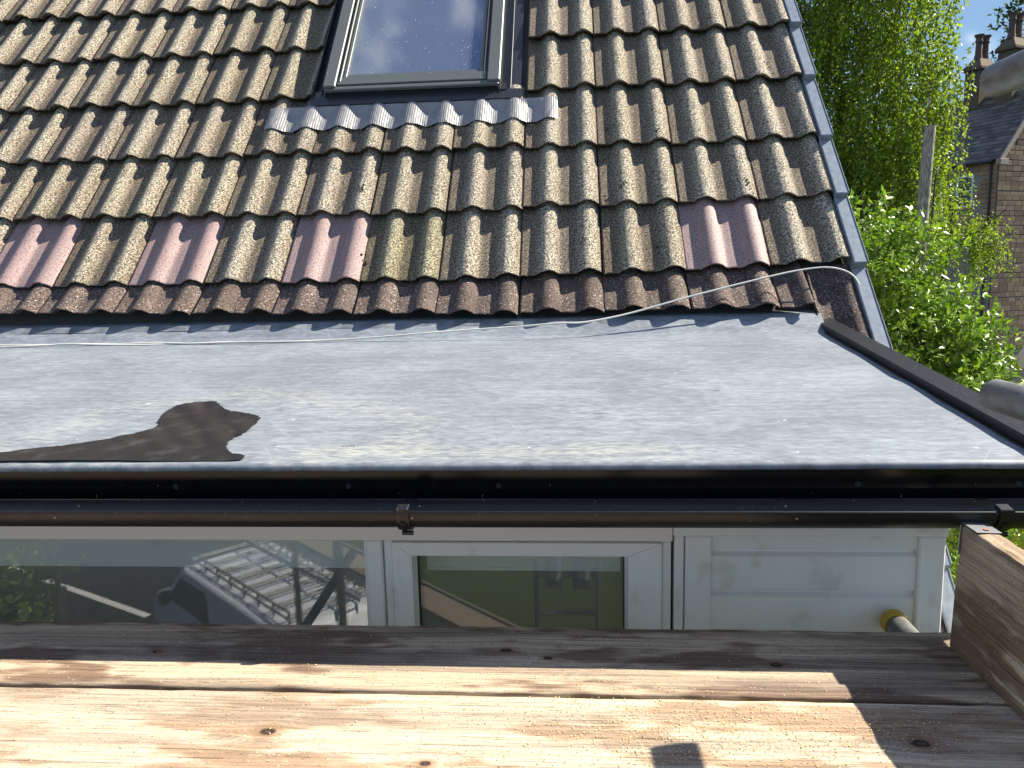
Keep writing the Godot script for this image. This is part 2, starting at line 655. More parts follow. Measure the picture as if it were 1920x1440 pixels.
	m.albedo_texture = noise_tex(512, 0.03, [[0.2, Color8(150, 140, 128)], [0.5, Color8(205, 196, 182)], [0.85, Color8(240, 232, 218)]], 5, 71)
	m.uv1_triplanar = true
	m.uv1_scale = Vector3(0.9, 0.9, 0.9)
	m.vertex_color_use_as_albedo = true
	M.stone = m
	m = m.duplicate()
	m.roughness = 0.5
	M.slate = m
	M.mortar = mat(lin(0.26, 0.23, 0.19), 0.95)
	M.asphalt = mat(lin(0.05, 0.05, 0.052), 0.9)
	m = mat(Color(1, 1, 1), 0.95)
	m.albedo_texture = noise_tex(512, 0.03, [[0.2, Color8(40, 40, 42)], [0.6, Color8(51, 51, 52)], [0.9, Color8(66, 65, 64)]], 5, 19)
	m.uv1_triplanar = true
	m.uv1_scale = Vector3(0.25, 0.25, 0.25)
	m.metallic_specular = 0.1
	M.asphalt = m
	m = mat(Color(1, 1, 1), 0.95)
	m.albedo_texture = noise_tex(512, 0.03, [[0.2, Color8(38, 46, 4)], [0.55, Color8(56, 66, 6)], [0.9, Color8(76, 84, 12)]], 5, 29)
	m.uv1_triplanar = true
	m.uv1_scale = Vector3(0.6, 0.6, 0.6)
	m.metallic_specular = 0.1
	M.lawn = m
	M.paving = mat(lin(0.24, 0.19, 0.135), 0.9, 0.0, 0.1)
	M.white_paint = mat(lin(0.74, 0.77, 0.8), 0.22)
	M.road_paint = mat(lin(0.7, 0.7, 0.68), 0.7)
	M.tyre = mat(lin(0.015, 0.015, 0.015), 0.8)
	m = mat(lin(0.008, 0.009, 0.01), 0.05)
	M.dark_glass = m
	M.steel = mat(lin(0.05, 0.045, 0.04), 0.6, 0.3)
	M.boot = mat(lin(0.02, 0.019, 0.02), 0.5)
	M.clay = mat(lin(0.115, 0.08, 0.062), 0.9)


# air and broken fair-weather cloud
func make_sky() -> PanoramaSkyMaterial:
	var w := 1024
	var h := 512
	var nz := FastNoiseLite.new()
	nz.seed = 18
	nz.frequency = 1.0
	nz.fractal_octaves = 5
	nz.fractal_gain = 0.62
	var im := Image.create(w, h, false, Image.FORMAT_RGBF)
	for y in h:
		var el := PI * (0.5 - (y + 0.5) / h)
		for x in w:
			var az := TAU * (x + 0.5) / w
			var d := Vector3(cos(el) * sin(az), sin(el), -cos(el) * cos(az))
			var up := maxf(d.y, 0.0)
			var col := Color(0.46, 0.77, 1.05).lerp(Color(0.11, 0.175, 0.42), pow(up, 0.45))
			if d.y > 0.0:
				var q := d / (0.28 + d.y)
				var c := nz.get_noise_3d(q.x * 2.8, q.z * 2.8, 3.0)
				c += 0.42 * nz.get_noise_3d(q.x * 11.0 + 3.0, q.z * 11.0, 8.0)
				var soft := nz.get_noise_3d(q.x * 0.9 + 7.0, q.z * 0.9, 1.0)
				var k := smoothstep(0.07, 0.5, c + 0.35 * soft)
				col = col.lerp(Color(1.15, 1.17, 1.22), k * 0.85)
			else:
				col = Color(0.16, 0.16, 0.14)
			im.set_pixel(x, y, col)
	var s := PanoramaSkyMaterial.new()
	s.panorama = ImageTexture.create_from_image(im)
	return s


# ---------------------------------------------------------------- the house with its tiles

func prof(x: float) -> float:        # height of the tile's face below the crest of its rolls
	var k := roundf((x - ROLL0) / ROLL)
	var t := absf(x - ROLL0 - k * ROLL) / 0.045
	return 0.026 * pow(maxf(0.0, 1.0 - t * t), 1.1) - 0.026


func nose(row: int, x: float) -> float:
	match row:
		0: return 0.025 - 0.008 * x + 0.006 * x * x
		1: return 0.210 + 0.016 * x + 0.008 * x * x
		2: return 0.549 + 0.013 * x + 0.009 * x * x
		3: return 0.889 - 0.004 * x + 0.002 * x * x
		4: return 1.252 + 0.005 * x + 0.003 * x * x
		5: return 1.623 + 0.004 * x - 0.002 * x * x
	return 0.199 + GAUGE * (row - 1) + (0.008 if row > 5 else 0.0)


func add_tile(parent: Node, row: int, ul: float, ur: float, m: Material, tint: Color, lift := 0.0, own_nose := INF, stain := 0) -> void:
	var us := []
	var cnt := maxi(3, int((ur - ul) / 0.0075))
	us.append([ul + 0.001, -0.02])
	for k in cnt + 1:
		us.append([lerpf(ul, ur, float(k) / cnt), 0.0])
	us.append([ur - 0.001, -0.02])
	var th := 0.027
	var vs := [[0.08, -th], [0.026, -th], [0.021, -th + 0.003], [0.002, -0.005], [0.0012, -0.0015], [0.006, 0.0], [0.05, 0.0], [0.11, 0.0], [0.17, 0.0], [0.23, 0.0], [0.29, 0.0], [0.35, 0.0], [0.405, 0.0]]
	var nu := us.size()
	var nv := vs.size()
	var p := PackedVector3Array()
	var uv := PackedVector2Array()
	var cl := PackedColorArray()
	p.resize(nu * nv); uv.resize(nu * nv); cl.resize(nu * nv)
	var dx := rng.randf_range(-0.0025, 0.0025)
	var ds := rng.randf_range(-0.006, 0.006)
	var dl := rng.randf_range(-0.001, 0.0035) + lift
	var tw := rng.randf_range(-0.022, 0.022)
	var ro := rng.randf_range(-0.012, 0.012)
	var uo := Vector2(ROLL * rng.randi_range(0, 3) - ROLL0, rng.randf())
	var mid := (ul + ur) * 0.5
	for a in nu:
		var x: float = us[a][0]
		var s0 := (nose(row, x) if own_nose == INF else own_nose) + ds + tw * (x - mid)
		var rag := 0.0022 * wob.get_noise_2d(x * 260.0, row * 31.0) + 0.002 * wob.get_noise_2d(x * 60.0, row * 17.0)
		for b in nv:
			var t: float = vs[b][0]
			var r: float = rag if t < 0.028 else 0.0
			var off: float = prof(x) + vs[b][1] + us[a][1] * (1.0 if vs[b][1] > -0.004 else 0.0) - 0.085 * t + dl - (lift * t / 0.12 if lift > 0.0 else 0.0) + ro * (x - mid)
			off += 0.0012 * wob.get_noise_2d(x * 55.0, (s0 + t) * 55.0)
			var k := a * nv + b
			p[k] = RP(x + dx, s0 + t + r, off)
			uv[k] = Vector2(x, s0 + t + (vs[b][1] if t < 0.01 else 0.0)) + uo
			var c := tint
			if stain == 1 and s0 + t > 1.06 + 0.02 * wob.get_noise_2d(x * 90.0, 4.0) and x < 0.19:
				c = Color(1.5, 1.4, 1.15)      # face kept clean under an older, wider flashing
			if stain == 2 and x > 0.062 and x < 0.092:
				c = Color(1.75, 1.55, 0.95)     # bare cream edge of the roll
			cl[k] = c
	var mb := MB.new()
	mb.grid(p, uv, cl, nu, nv)
	part("roof_tile", mb, m, parent)


func build_tiles(roof: Node) -> void:
	for row in range(0, 10):
		for c in range(-7, 11):
			var ul := ROLL0 + ROLL * (2 * c - 1) - 0.1015
			var ur := ROLL0 + ROLL * 2 * c + 0.0455
			var g := rng.randf_range(0.86, 1.08)
			var tint := Color(g, g * rng.randf_range(0.975, 1.015), g * rng.randf_range(0.93, 1.02))
			var m: Material = M.tile
			if row == 0:
				m = M.brown_tile
				tint = tint * 0.95
			elif row == 1 and c in [0, 2, 4, 9]:
				m = M.pink_tile
				tint = Color(1, 1, 1)
			if row == 1 and c == 5:
				tint = Color(0.82, 0.84, 0.7)
			if row == 0:
				if c == 10:
					add_tile(roof, 0, ul, 0.822, m, tint, 0.02)
					add_tile(roof, 0, 0.838, 0.993, m, tint, 0.0, -0.172)
				else:
					add_tile(roof, 0, ul, ur, m, tint, 0.02)
				continue
			if c == 10:
				ur = 0.993
			if row >= 4 and row <= 7 and ul < -0.20 and ur > -1.14:
				if ul < -1.2:
					add_tile(roof, row, ul, minf(ur, -1.14), m, tint)
				if ur > -0.1:
					add_tile(roof, row, maxf(ul, -0.205), ur, m, tint)
				continue
			add_tile(roof, row, ul, ur, m, tint, 0.0, INF, 1 if row == 3 and (c == 7 or c == 6) else (2 if row == 1 and c == 7 else 0))
	for k in range(1, 6):                # the strip of roof that runs down past the dormer
		add_tile(roof, -k, 0.80, 0.993, M.brown_tile, Color(0.9, 0.9, 0.9), 0.0, -0.172 - GAUGE * k)


func slope_basis(tilt := 0.0) -> Basis:
	return Basis(Vector3(1, 0, 0), Vector3(0, CS, SN), Vector3(0, -SN, CS)) * Basis(Vector3(1, 0, 0), -tilt)


func build_verge(roof: Node) -> void:
	for row in range(-5, 10):
		var s0 := (nose(row, 1.0) if row > 0 else -0.153 + GAUGE * row) - 0.024
		var mb := MB.new()
		var b := slope_basis(0.075)
		var c := RP(1.018, s0 + 0.19, -0.008 + rng.randf_range(-0.001, 0.001) - 0.0425)
		mb.box(Transform3D(b, c), Vector3(0.047, 0.085, 0.392), 0.003)
		mb.box(Transform3D(b, c + b * Vector3(0.0245, 0.038, 0.0)), Vector3(0.003, 0.014, 0.38), 0.001)
		part("verge_cap", mb, M.verge, roof)


func build_moss(roof: Node) -> void:
	var mb := MB.new()
	for n in 2400:
		var row := rng.randi_range(1, 7)
		var x := rng.randf_range(-3.6, 0.98)
		if row >= 4 and x > -1.2 and x < -0.15:
			continue
		var s := nose(row, x) + rng.randf_range(0.0, 0.014)
		if wob.get_noise_2d(x * 4.0, row * 3.0) < -0.25:
			continue
		var p := RP(x, s, prof(x) - 0.004 - (s - nose(row, x)) * 1.1 - rng.randf() * 0.003)
		lump(mb, p, rng.randf_range(0.002, 0.0048))
	for q in [[1, 0.33, 0.33], [4, 0.86, 1.36], [4, 0.87, 1.31], [5, 0.64, 1.68], [1, 0.725, 0.29], [2, 0.68, 0.63], [2, 0.69, 0.6], [3, 0.36, 0.93], [2, 0.21, 0.62], [1, 0.045, 0.33], [1, 0.05, 0.36], [1, -0.772, 0.30], [2, -0.83, 0.66], [4, -2.25, 1.32], [3, -1.62, 1.02], [3, 0.16, 0.98], [3, 0.19, 1.0]]:
		for n in 6:
			var x: float = q[1] + rng.randfn(0.0, 0.008)
			lump(mb, RP(x, q[2] + rng.randfn(0.0, 0.014), prof(x) - 0.085 * (q[2] - nose(q[0], x)) + 0.002), rng.randf_range(0.003, 0.006))
	var o := part("moss", mb, M.moss, roof)
	o.set_meta("kind", "stuff")


func lump(mb: MB, p: Vector3, r: float) -> void:
	var q := []
	for d in [Vector3.RIGHT, Vector3.UP, Vector3.BACK, Vector3.LEFT, Vector3.DOWN, Vector3.FORWARD]:
		q.append(p + d * r * rng.randf_range(0.6, 1.3) + Vector3(rng.randf() - 0.5, rng.randf() - 0.5, rng.randf() - 0.5) * r * 0.6)
	for f in [[0, 1, 2], [1, 3, 2], [3, 4, 2], [4, 0, 2], [1, 0, 5], [3, 1, 5], [4, 3, 5], [0, 4, 5]]:
		mb.tri(q[f[0]], q[f[1]], q[f[2]])


func slab(mb: MB, x0: float, x1: float, s0: float, s1: float, o0: float, o1: float, bev := 0.0) -> void:
	mb.box(Transform3D(slope_basis(), RP((x0 + x1) / 2, (s0 + s1) / 2, (o0 + o1) / 2)), Vector3(x1 - x0, o1 - o0, s1 - s0), bev)


func build_skylight(house: Node) -> void:
	var XL := -1.076
	var XR := -0.298
	var S0 := 1.252
	var S1 := 2.38
	var LOW := 0.036
	var mb := MB.new()                   # outer frame: dark upstand
	slab(mb, XL, XL + 0.03, S0, S1, (-0.09) - LOW, (0.030) - LOW)
	slab(mb, XR - 0.03, XR, S0, S1, (-0.09) - LOW, (0.030) - LOW)
	slab(mb, XL + 0.03, XR - 0.03, S0, S0 + 0.04, (-0.09) - LOW, (0.030) - LOW)
	slab(mb, XL + 0.03, XR - 0.03, S1 - 0.04, S1, (-0.09) - LOW, (0.030) - LOW)
	var sky := part("skylight", mb, M.sky_dark, house)
	for e in [[XL - 0.004, XL + 0.052], [XR - 0.052, XR + 0.004]]:
		mb = MB.new()
		slab(mb, e[0], e[1], S0 + 0.012, S1, (0.030) - LOW, (0.062) - LOW, 0.004)
		part("side_cover", mb, M.sky_frame, sky)
	for x in [XL + 0.058, XR - 0.058]:    # thin seals and the raised edges of the opening sash
		mb = MB.new()
		slab(mb, x - 0.004, x + 0.004, S0 + 0.035, S1 - 0.06, (0.02) - LOW, (0.050) - LOW)
		part("seal", mb, M.seal, sky)
	for x in [[XL + 0.063, XL + 0.071], [XR - 0.071, XR - 0.063], [XL + 0.075, XL + 0.090], [XR - 0.090, XR - 0.075]]:
		mb = MB.new()
		slab(mb, x[0], x[1], S0 + 0.05, S1 - 0.07, (0.012) - LOW, (0.056 if absf(x[1] - x[0]) < 0.01 else 0.046) - LOW, 0.002)
		part("sash_stile", mb, M.sky_frame, sky)
	mb = MB.new()
	slab(mb, XL + 0.056, XR - 0.056, S0 + 0.030, S0 + 0.085, (0.015) - LOW, (0.054) - LOW, 0.003)
	part("bottom_rail", mb, M.sky_frame, sky)
	mb = MB.new()
	slab(mb, XL + 0.092, XR - 0.092, S0 + 0.086, S0 + 0.112, (0.012) - LOW, (0.044) - LOW, 0.003)
	part("glazing_bead", mb, M.sky_frame, sky)
	mb = MB.new()
	slab(mb, XL + 0.002, XR - 0.002, S0 + 0.001, S0 + 0.028, (0.032) - LOW, (0.050) - LOW, 0.004)
	part("lower_cover", mb, M.sky_frame, sky)
	mb = MB.new()
	slab(mb, XL + 0.09, XR - 0.09, S1 - 0.13, S1 - 0.02, (0.012) - LOW, (0.05) - LOW, 0.003)
	part("top_rail", mb, M.sky_frame, sky)
	for o in [0.034, 0.018]:
		mb = MB.new()
		slab(mb, XL + 0.091, XR - 0.091, S0 + 0.10, S1 - 0.12, (o - 0.004) - LOW, (o) - LOW)
		part("pane", mb, M.roof_glass if o > 0.03 else M.glass, sky)
	for q in [[XL + 0.024, S0 + 0.05], [XR - 0.024, S0 + 0.05], [XL + 0.26, S0 + 0.05], [XR - 0.3, S0 + 0.05]]:
		mb = MB.new()
		var c := RP(q[0], q[1], 0.0625 if q[0] < XL + 0.1 or q[0] > XR - 0.1 else 0.0425)
		mb.tube(PackedVector3Array([c, c + Vector3(0, CS, SN) * 0.0015]), 0.0035, 10)
		part("screw", mb, M.silver, sky)
	# flashing gutters down both sides, laid in two lengths
	for e in [[-1.135, XL], [XR, -0.207]]:
		mb = MB.new()
		slab(mb, e[0], e[1], S0 + 0.06, S1 + 0.1, -0.05, -0.046)
		slab(mb, e[0] - 0.002, e[1] + 0.0, S0 - 0.055, S0 + 0.075, -0.044, -0.040)
		var xi: float = lerpf(e[0], e[1], 0.5)
		slab(mb, xi - 0.0025, xi + 0.0025, S0 + 0.0, S1 + 0.1, -0.047, -0.034, 0.001)
		slab(mb, e[0] - 0.001, e[0] + 0.003, S0 - 0.02, S1 + 0.1, -0.05, -0.012)
		part("side_flashing", mb, M.sky_dark, sky)
	mb = MB.new()
	slab(mb, -1.14, -0.20, S0 - 0.06, S0 - 0.001, -0.020, -0.016)
	slab(mb, XL - 0.004, XR + 0.03, S0 - 0.006, S0 - 0.001, -0.036, -0.012)
	part("apron_plate", mb, M.sky_dark, sky)
	# pleated apron pressed down over the tile rolls
	var nu := 640
	var nv := 9
	var p := PackedVector3Array()
	p.resize(nu * nv)
	for a in nu:
		var x := lerpf(-1.315, -0.045, float(a) / (nu - 1))
		var pleat := 0.0016 * absf(sin(x * PI / 0.0092)) 
		for b in nv:
			var f := float(b) / (nv - 1)
			var low := 1.046 + 0.012 * wob.get_noise_2d(x * 9.0, 3.0) + 0.004 * x
			var s := lerpf(low, 1.19, f)
			var tile := 0.013 * (cos(TAU * (x - ROLL0) / ROLL) - 1.0) - 0.085 * (s - nose(3, x)) + 0.0095
			var off := lerpf(tile, maxf(tile, -0.022), smoothstep(0.75, 1.0, f)) + pleat
			if b == 0:
				off -= 0.002
			off += 0.0025 * wob.get_noise_2d(x * 30.0, s * 30.0) * (1.0 - f)
			p[a * nv + b] = RP(x, s, off)
	mb = MB.new()
	mb.grid(p, PackedVector2Array(), PackedColorArray(), nu, nv)
	part("apron", mb, M.apron, sky)
	# rain drops on the pane
	mb = MB.new()
	for n in 110:
		var x := rng.randf_range(XL + 0.11, XR - 0.11)
		var s := rng.randf_range(S0 + 0.12, S1 - 0.3)
		if rng.randf() < 0.35:
			x = rng.randf_range(XR - 0.19, XR - 0.1)
			s = rng.randf_range(S0 + 0.12, S0 + 0.3)
		drop(mb, RP(x, s, 0.0345 - LOW), rng.randf_range(0.0008, 0.0026))
	var d := part("rain_drops", mb, M.drop, sky)
	d.set_meta("kind", "stuff")


func drop(mb: MB, c: Vector3, r: float) -> void:
	var up := Vector3(0, CS, SN)
	var e := Vector3(1, 0, 0)
	var g := up.cross(e)
	for a in 6:
		var p0 := c + (e * cos(TAU * a / 6) + g * sin(TAU * a / 6)) * r
		var p1 := c + (e * cos(TAU * (a + 1) / 6) + g * sin(TAU * (a + 1) / 6)) * r
		mb.tri(p0, p1, c + up * r * 0.6)


func arc(mb: MB, cz: float, cy: float, r: float, a0: float, a1: float, x0: float, x1: float, outward: bool, n := 20) -> void:
	var p := PackedVector3Array()
	for k in n + 1:
		var a := lerpf(a0, a1, float(k) / n)
		for x in [x0, x1]:
			p.append(W(x, cy + r * sin(a), cz + r * cos(a)))
	mb.grid(p, PackedVector2Array(), PackedColorArray(), n + 1, 2, outward)


func wsweep(mb: MB, pr: Array, x0: float, x1: float) -> void:
	mb.sweep_x(pr.map(func(q): return Vector2(q[0], q[1] + CY)), x0, x1)


func build_dormer(house: Node) -> void:
	# rubber sheet, turned down at the front and up under the tiles
	var pz := [[-1.399, -0.381], [-1.3955, -0.378], [-1.3955, -0.3735], [-1.399, -0.3675], [-1.407, -0.3645]]
	for k in range(1, 27):
		pz.append([lerpf(-1.407, -2.575, k / 26.0), lerpf(-0.3645, -0.2495, k / 26.0)])
	pz.append_array([[-2.605, -0.2465], [-2.625, -0.2415], [-2.645, -0.230], [-2.71, -0.189], [-2.78, -0.181]])
	var nu := 140
	var nv := pz.size()
	var p := PackedVector3Array()
	var uv := PackedVector2Array()
	p.resize(nu * nv); uv.resize(nu * nv)
	for a in nu:
		var x := lerpf(-4.1, 0.852, float(a) / (nu - 1))
		for b in nv:
			var q: Array = pz[b]
			var y: float = q[1] + (0.0035 * wob.get_noise_2d(x * 2.2, q[0] * 4.0) if b > 4 else 0.001 * wob.get_noise_2d(x * 9.0, 2.0))
			p[a * nv + b] = W(x, y, q[0])
			uv[a * nv + b] = Vector2(x, q[0])
	var mb := MB.new()
	mb.grid(p, uv, PackedColorArray(), nu, nv)
	var sheet := part("dormer_roof", mb, M.sheet, house)
	# kerb trim down the right-hand edge
	mb = MB.new()
	var tilt := atan2(0.115, 1.168)
	var b := Basis(Vector3(1, 0, 0), tilt)
	mb.box(Transform3D(b * Basis(Vector3(0, 0, 1), 0.22), W(0.866, -0.290, -2.045)), Vector3(0.052, 0.034, 1.335), 0.003)
	mb.box(Transform3D(b, W(0.838, -0.3035, -2.045)), Vector3(0.010, 0.008, 1.335), 0.002)
	part("edge_trim", mb, M.black_specked, sheet)
	mb = MB.new()
	mb.box(Transform3D(Basis(Vector3(1, 0, 0), 0.563), W(-1.9, -0.1985, -2.6955)), Vector3(4.1, 0.003, 0.036), 0.001)
	part("flashing_strip", mb, M.flashing, sheet)
	# fascia
	mb = MB.new()
	wsweep(mb, [[-1.43, -0.464], [-1.4, -0.464], [-1.4, -0.446], [-1.406, -0.438], [-1.406, -0.380], [-1.43, -0.380]], -4.1, 0.868)
	var fas := part("fascia", mb, M.fascia, house)
	for q in [[-0.775, -0.4045], [-0.43, -0.4045], [-0.14, -0.404], [0.52, -0.403], [0.80, -0.402], [-1.2, -0.4045]]:
		mb = MB.new()
		mb.tube(PackedVector3Array([W(q[0], q[1] - 0.008, -1.4062), W(q[0], q[1] - 0.008, -1.4042)]), 0.0055, 10)
		part("screw_cap", mb, M.screw_cap, fas)
	mb = MB.new()
	mb.box(Transform3D(Basis(), W(0.872, -0.45, -2.05)), Vector3(0.008, 0.12, 1.30))
	part("side_fascia", mb, M.fascia, house)
	# gutter
	mb = MB.new()
	var gz := -1.333
	var gy := -0.429
	arc(mb, gz, gy, 0.038, PI, TAU, -4.1, 0.93, true, 24)
	arc(mb, gz, gy, 0.035, PI, TAU, -4.1, 0.93, false, 24)
	mb.tube(PackedVector3Array([W(-4.1, gy, gz + 0.0365), W(0.93, gy, gz + 0.0365)]), 0.003, 8)
	mb.cuboid(W(-4.1, gy - 0.030, -1.401), W(0.868, gy - 0.024, gz - 0.029))
	for k in 12:                          # stop end
		mb.tri(W(0.93, gy, gz), W(0.93, gy + 0.038 * sin(PI + PI * k / 12), gz + 0.038 * cos(PI + PI * k / 12)), W(0.93, gy + 0.038 * sin(PI + PI * (k + 1) / 12), gz + 0.038 * cos(PI + PI * (k + 1) / 12)))
	var gut := part("gutter", mb, M.gutter, house)
	for x in [-0.302, 0.722, -1.42, -2.5]:
		mb = MB.new()
		arc(mb, gz, gy, 0.0425, PI, TAU + 0.15, x - 0.0115, x + 0.0115, true, 24)
		arc(mb, gz, gy, 0.0445, PI + 1.9, TAU - 0.4, x - 0.005, x + 0.005, true, 12)
		for e in [x - 0.0115, x + 0.0115]:
			for k in 24:
				var a0 := PI + (PI + 0.15) * k / 24.0
				var a1 := PI + (PI + 0.15) * (k + 1) / 24.0
				var q := [W(e, gy + 0.038 * sin(a0), gz + 0.038 * cos(a0)), W(e, gy + 0.0425 * sin(a0), gz + 0.0425 * cos(a0)), W(e, gy + 0.0425 * sin(a1), gz + 0.0425 * cos(a1)), W(e, gy + 0.038 * sin(a1), gz + 0.038 * cos(a1))]
				if e > x:
					mb.quad(q[3], q[2], q[1], q[0])
				else:
					mb.quad(q[0], q[1], q[2], q[3])
		mb.box(Transform3D(Basis(Vector3(1, 0, 0), 0.2), W(x - 0.001, gy + 0.006, gz + 0.032)), Vector3(0.022, 0.007, 0.022), 0.0015)
		mb.tube(PackedVector3Array([W(x - 0.006, gy - 0.044, gz + 0.018), W(x + 0.014, gy - 0.044, gz + 0.018)]), 0.0045, 8)
		part("gutter_bracket", mb, M.gutter, gut)
	mb = MB.new()
	mb.cuboid(W(-4.1, -0.472, -1.62), W(0.868, -0.465, -1.40))
	part("soffit", mb, M.upvc, house)


func build_front(house: Node) -> void:
	# window: head, mullions, fixed light and one opening sash
	var mb := MB.new()
	mb.cuboid(W(-2.75, -0.597, -1.70), W(0.213, -0.473, -1.606), 0.002)
	var head := part("window", mb, M.cream, house)
	mb = MB.new()
	mb.cuboid(W(-2.75, -1.62, -1.69), W(0.213, -1.55, -1.58), 0.004)
	part("sill", mb, M.upvc, head)
	for e in [[-0.4635, -0.4255, -1.610], [-0.4235, -0.4015, -1.616], [0.1895, 0.211, -1.612], [-2.75, -2.70, -1.61]]:
		mb = MB.new()
		mb.cuboid(W(e[0], -1.55, -1.69), W(e[1], -0.5975, e[2]), 0.004)
		part("mullion", mb, M.upvc, head)
	mb = MB.new()
	mb.cuboid(W(-0.470, -1.55, -1.68), W(-0.4636, -0.5975, -1.622), 0.0015)
	part("glazing_bead", mb, M.upvc, head)
	# opening sash with mitred corners
	var o := [-0.400, 0.1885, -0.5985, -1.54]
	var i := [-0.3565, 0.1175, -0.6275, -1.50]
	var zf := -1.598
	var zi := -1.606
	var rails := [[Vector2(o[0], o[2]), Vector2(o[1], o[2]), Vector2(i[1], i[2]), Vector2(i[0], i[2])], [Vector2(o[0], o[3]), Vector2(o[0], o[2]), Vector2(i[0], i[2]), Vector2(i[0], i[3])], [Vector2(o[1], o[2]), Vector2(o[1], o[3]), Vector2(i[1], i[3]), Vector2(i[1], i[2])], [Vector2(o[1], o[3]), Vector2(o[0], o[3]), Vector2(i[0], i[3]), Vector2(i[1], i[3])]]
	for r in rails:
		mb = MB.new()
		var g := 0.0004                    # hairline at the mitre
		var c2: Vector2 = (r[0] + r[1] + r[2] + r[3]) / 4.0
		var q := []
		for k in 4:
			q.append(r[k] + (c2 - r[k]).normalized() * g)
		mb.quad(W(q[3].x, q[3].y, zf), W(q[2].x, q[2].y, zf), W(q[1].x, q[1].y, zf), W(q[0].x, q[0].y, zf))
		mb.quad(W(q[0].x, q[0].y, zf), W(q[1].x, q[1].y, zf), W(q[1].x, q[1].y, -1.68), W(q[0].x, q[0].y, -1.68))
		mb.quad(W(q[2].x, q[2].y, zf), W(q[3].x, q[3].y, zf), W(q[3].x, q[3].y, -1.68), W(q[2].x, q[2].y, -1.68))
		# sloping glazing bead
		var inw := (Vector2((i[0] + i[1]) / 2, (i[2] + i[3]) / 2))
		var s3 := Vector2(i[0] + 0.0062 if q[3].x < inw.x else i[1] - 0.0062, i[2] - 0.0068 if q[3].y > inw.y else i[3] + 0.0068)
		var s2 := Vector2(i[0] + 0.0062 if q[2].x < inw.x else i[1] - 0.0062, i[2] - 0.0068 if q[2].y > inw.y else i[3] + 0.0068)
		mb.quad(W(s3.x, s3.y, -1.626), W(s2.x, s2.y, -1.626), W(q[2].x, q[2].y, zi), W(q[3].x, q[3].y, zi))
		part("sash_rail", mb, M.upvc, head)
	mb = MB.new()
	for e in [[W(i[0] + 0.004, -1.52, -1.652), W(i[0] + 0.0085, i[2] - 0.006, -1.627)], [W(i[1] - 0.0085, -1.52, -1.652), W(i[1] - 0.004, i[2] - 0.006, -1.627)]]:
		mb.cuboid(e[0], e[1])
	part("gasket", mb, M.seal, head)
	for q in [[-2.70, -0.470, -0.597, -1.55], [i[0] + 0.006, i[1] - 0.006, i[2] - 0.006, -1.51]]:
		for z in [-1.633, -1.652]:
			mb = MB.new()
			mb.cuboid(W(q[0], q[3], z - 0.004), W(q[1], q[2], z))
			part("pane", mb, M.coated_glass if z > -1.64 else M.glass, head)
	for q in [[-2.69, -0.475, -0.695], [-0.343, 0.107, -0.699]]:
		mb = MB.new()
		mb.cuboid(W(q[0], q[2], -1.702), W(q[1], -0.61, -1.700))
		mb.tube(PackedVector3Array([W(q[0], q[2], -1.701), W(q[1], q[2], -1.701)]), 0.0045, 8)
		part("blind", mb, M.blind, head)
	# wall: what the window and the boards are fixed to
	mb = MB.new()
	mb.cuboid(W(0.218, -1.62, -1.75), W(0.775, -0.473, -1.64))
	mb.cuboid(W(-4.1, -7.0, -1.75), W(0.995, -1.625, -1.60))
	mb.cuboid(W(-4.1, -1.62, -1.75), W(-2.755, -0.473, -1.60))
	mb.cuboid(W(0.70, -1.62, -2.75), W(0.772, -0.40, -1.751))
	var wall := part("wall", mb, M.render_wall, house)
	mb = MB.new()
	mb.cuboid(W(0.2175, -1.62, -1.64), W(0.2385, -0.583, -1.612), 0.003)
	part("cover_strip", mb, M.upvc, wall)
	for e in [[0.2405, 0.296, -1.606], [0.726, 0.779, -1.604]]:
		mb = MB.new()
		mb.cuboid(W(e[0], -1.62, -1.64), W(e[1], -0.583, e[2]), 0.003)
		part("corner_trim", mb, M.upvc, wall)
	mb = MB.new()
	mb.cuboid(W(0.756, -1.62, -2.7), W(0.7795, -0.50, -1.641))
	part("cheek_board", mb, M.upvc, wall)
	mb = MB.new()
	mb.cuboid(W(0.214, -0.582, -1.70), W(0.782, -0.473, -1.600), 0.002)
	part("head_strip", mb, M.upvc, wall)
	for k in 11:
		var y0 := -0.6155 - 0.0925 * k
		mb = MB.new()
		wsweep(mb, [[-1.638, y0], [-1.6175, y0], [-1.6165, y0 + 0.001], [-1.6165, y0 + 0.076], [-1.6205, y0 + 0.078], [-1.6275, y0 + 0.0825], [-1.6290, y0 + 0.0905], [-1.638, y0 + 0.0905]] if k > 0 else [[-1.638, y0], [-1.6175, y0], [-1.6165, y0 + 0.001], [-1.6165, y0 + 0.032], [-1.638, y0 + 0.032]], 0.297, 0.7255)
		part("cladding_board", mb, M.upvc, wall)


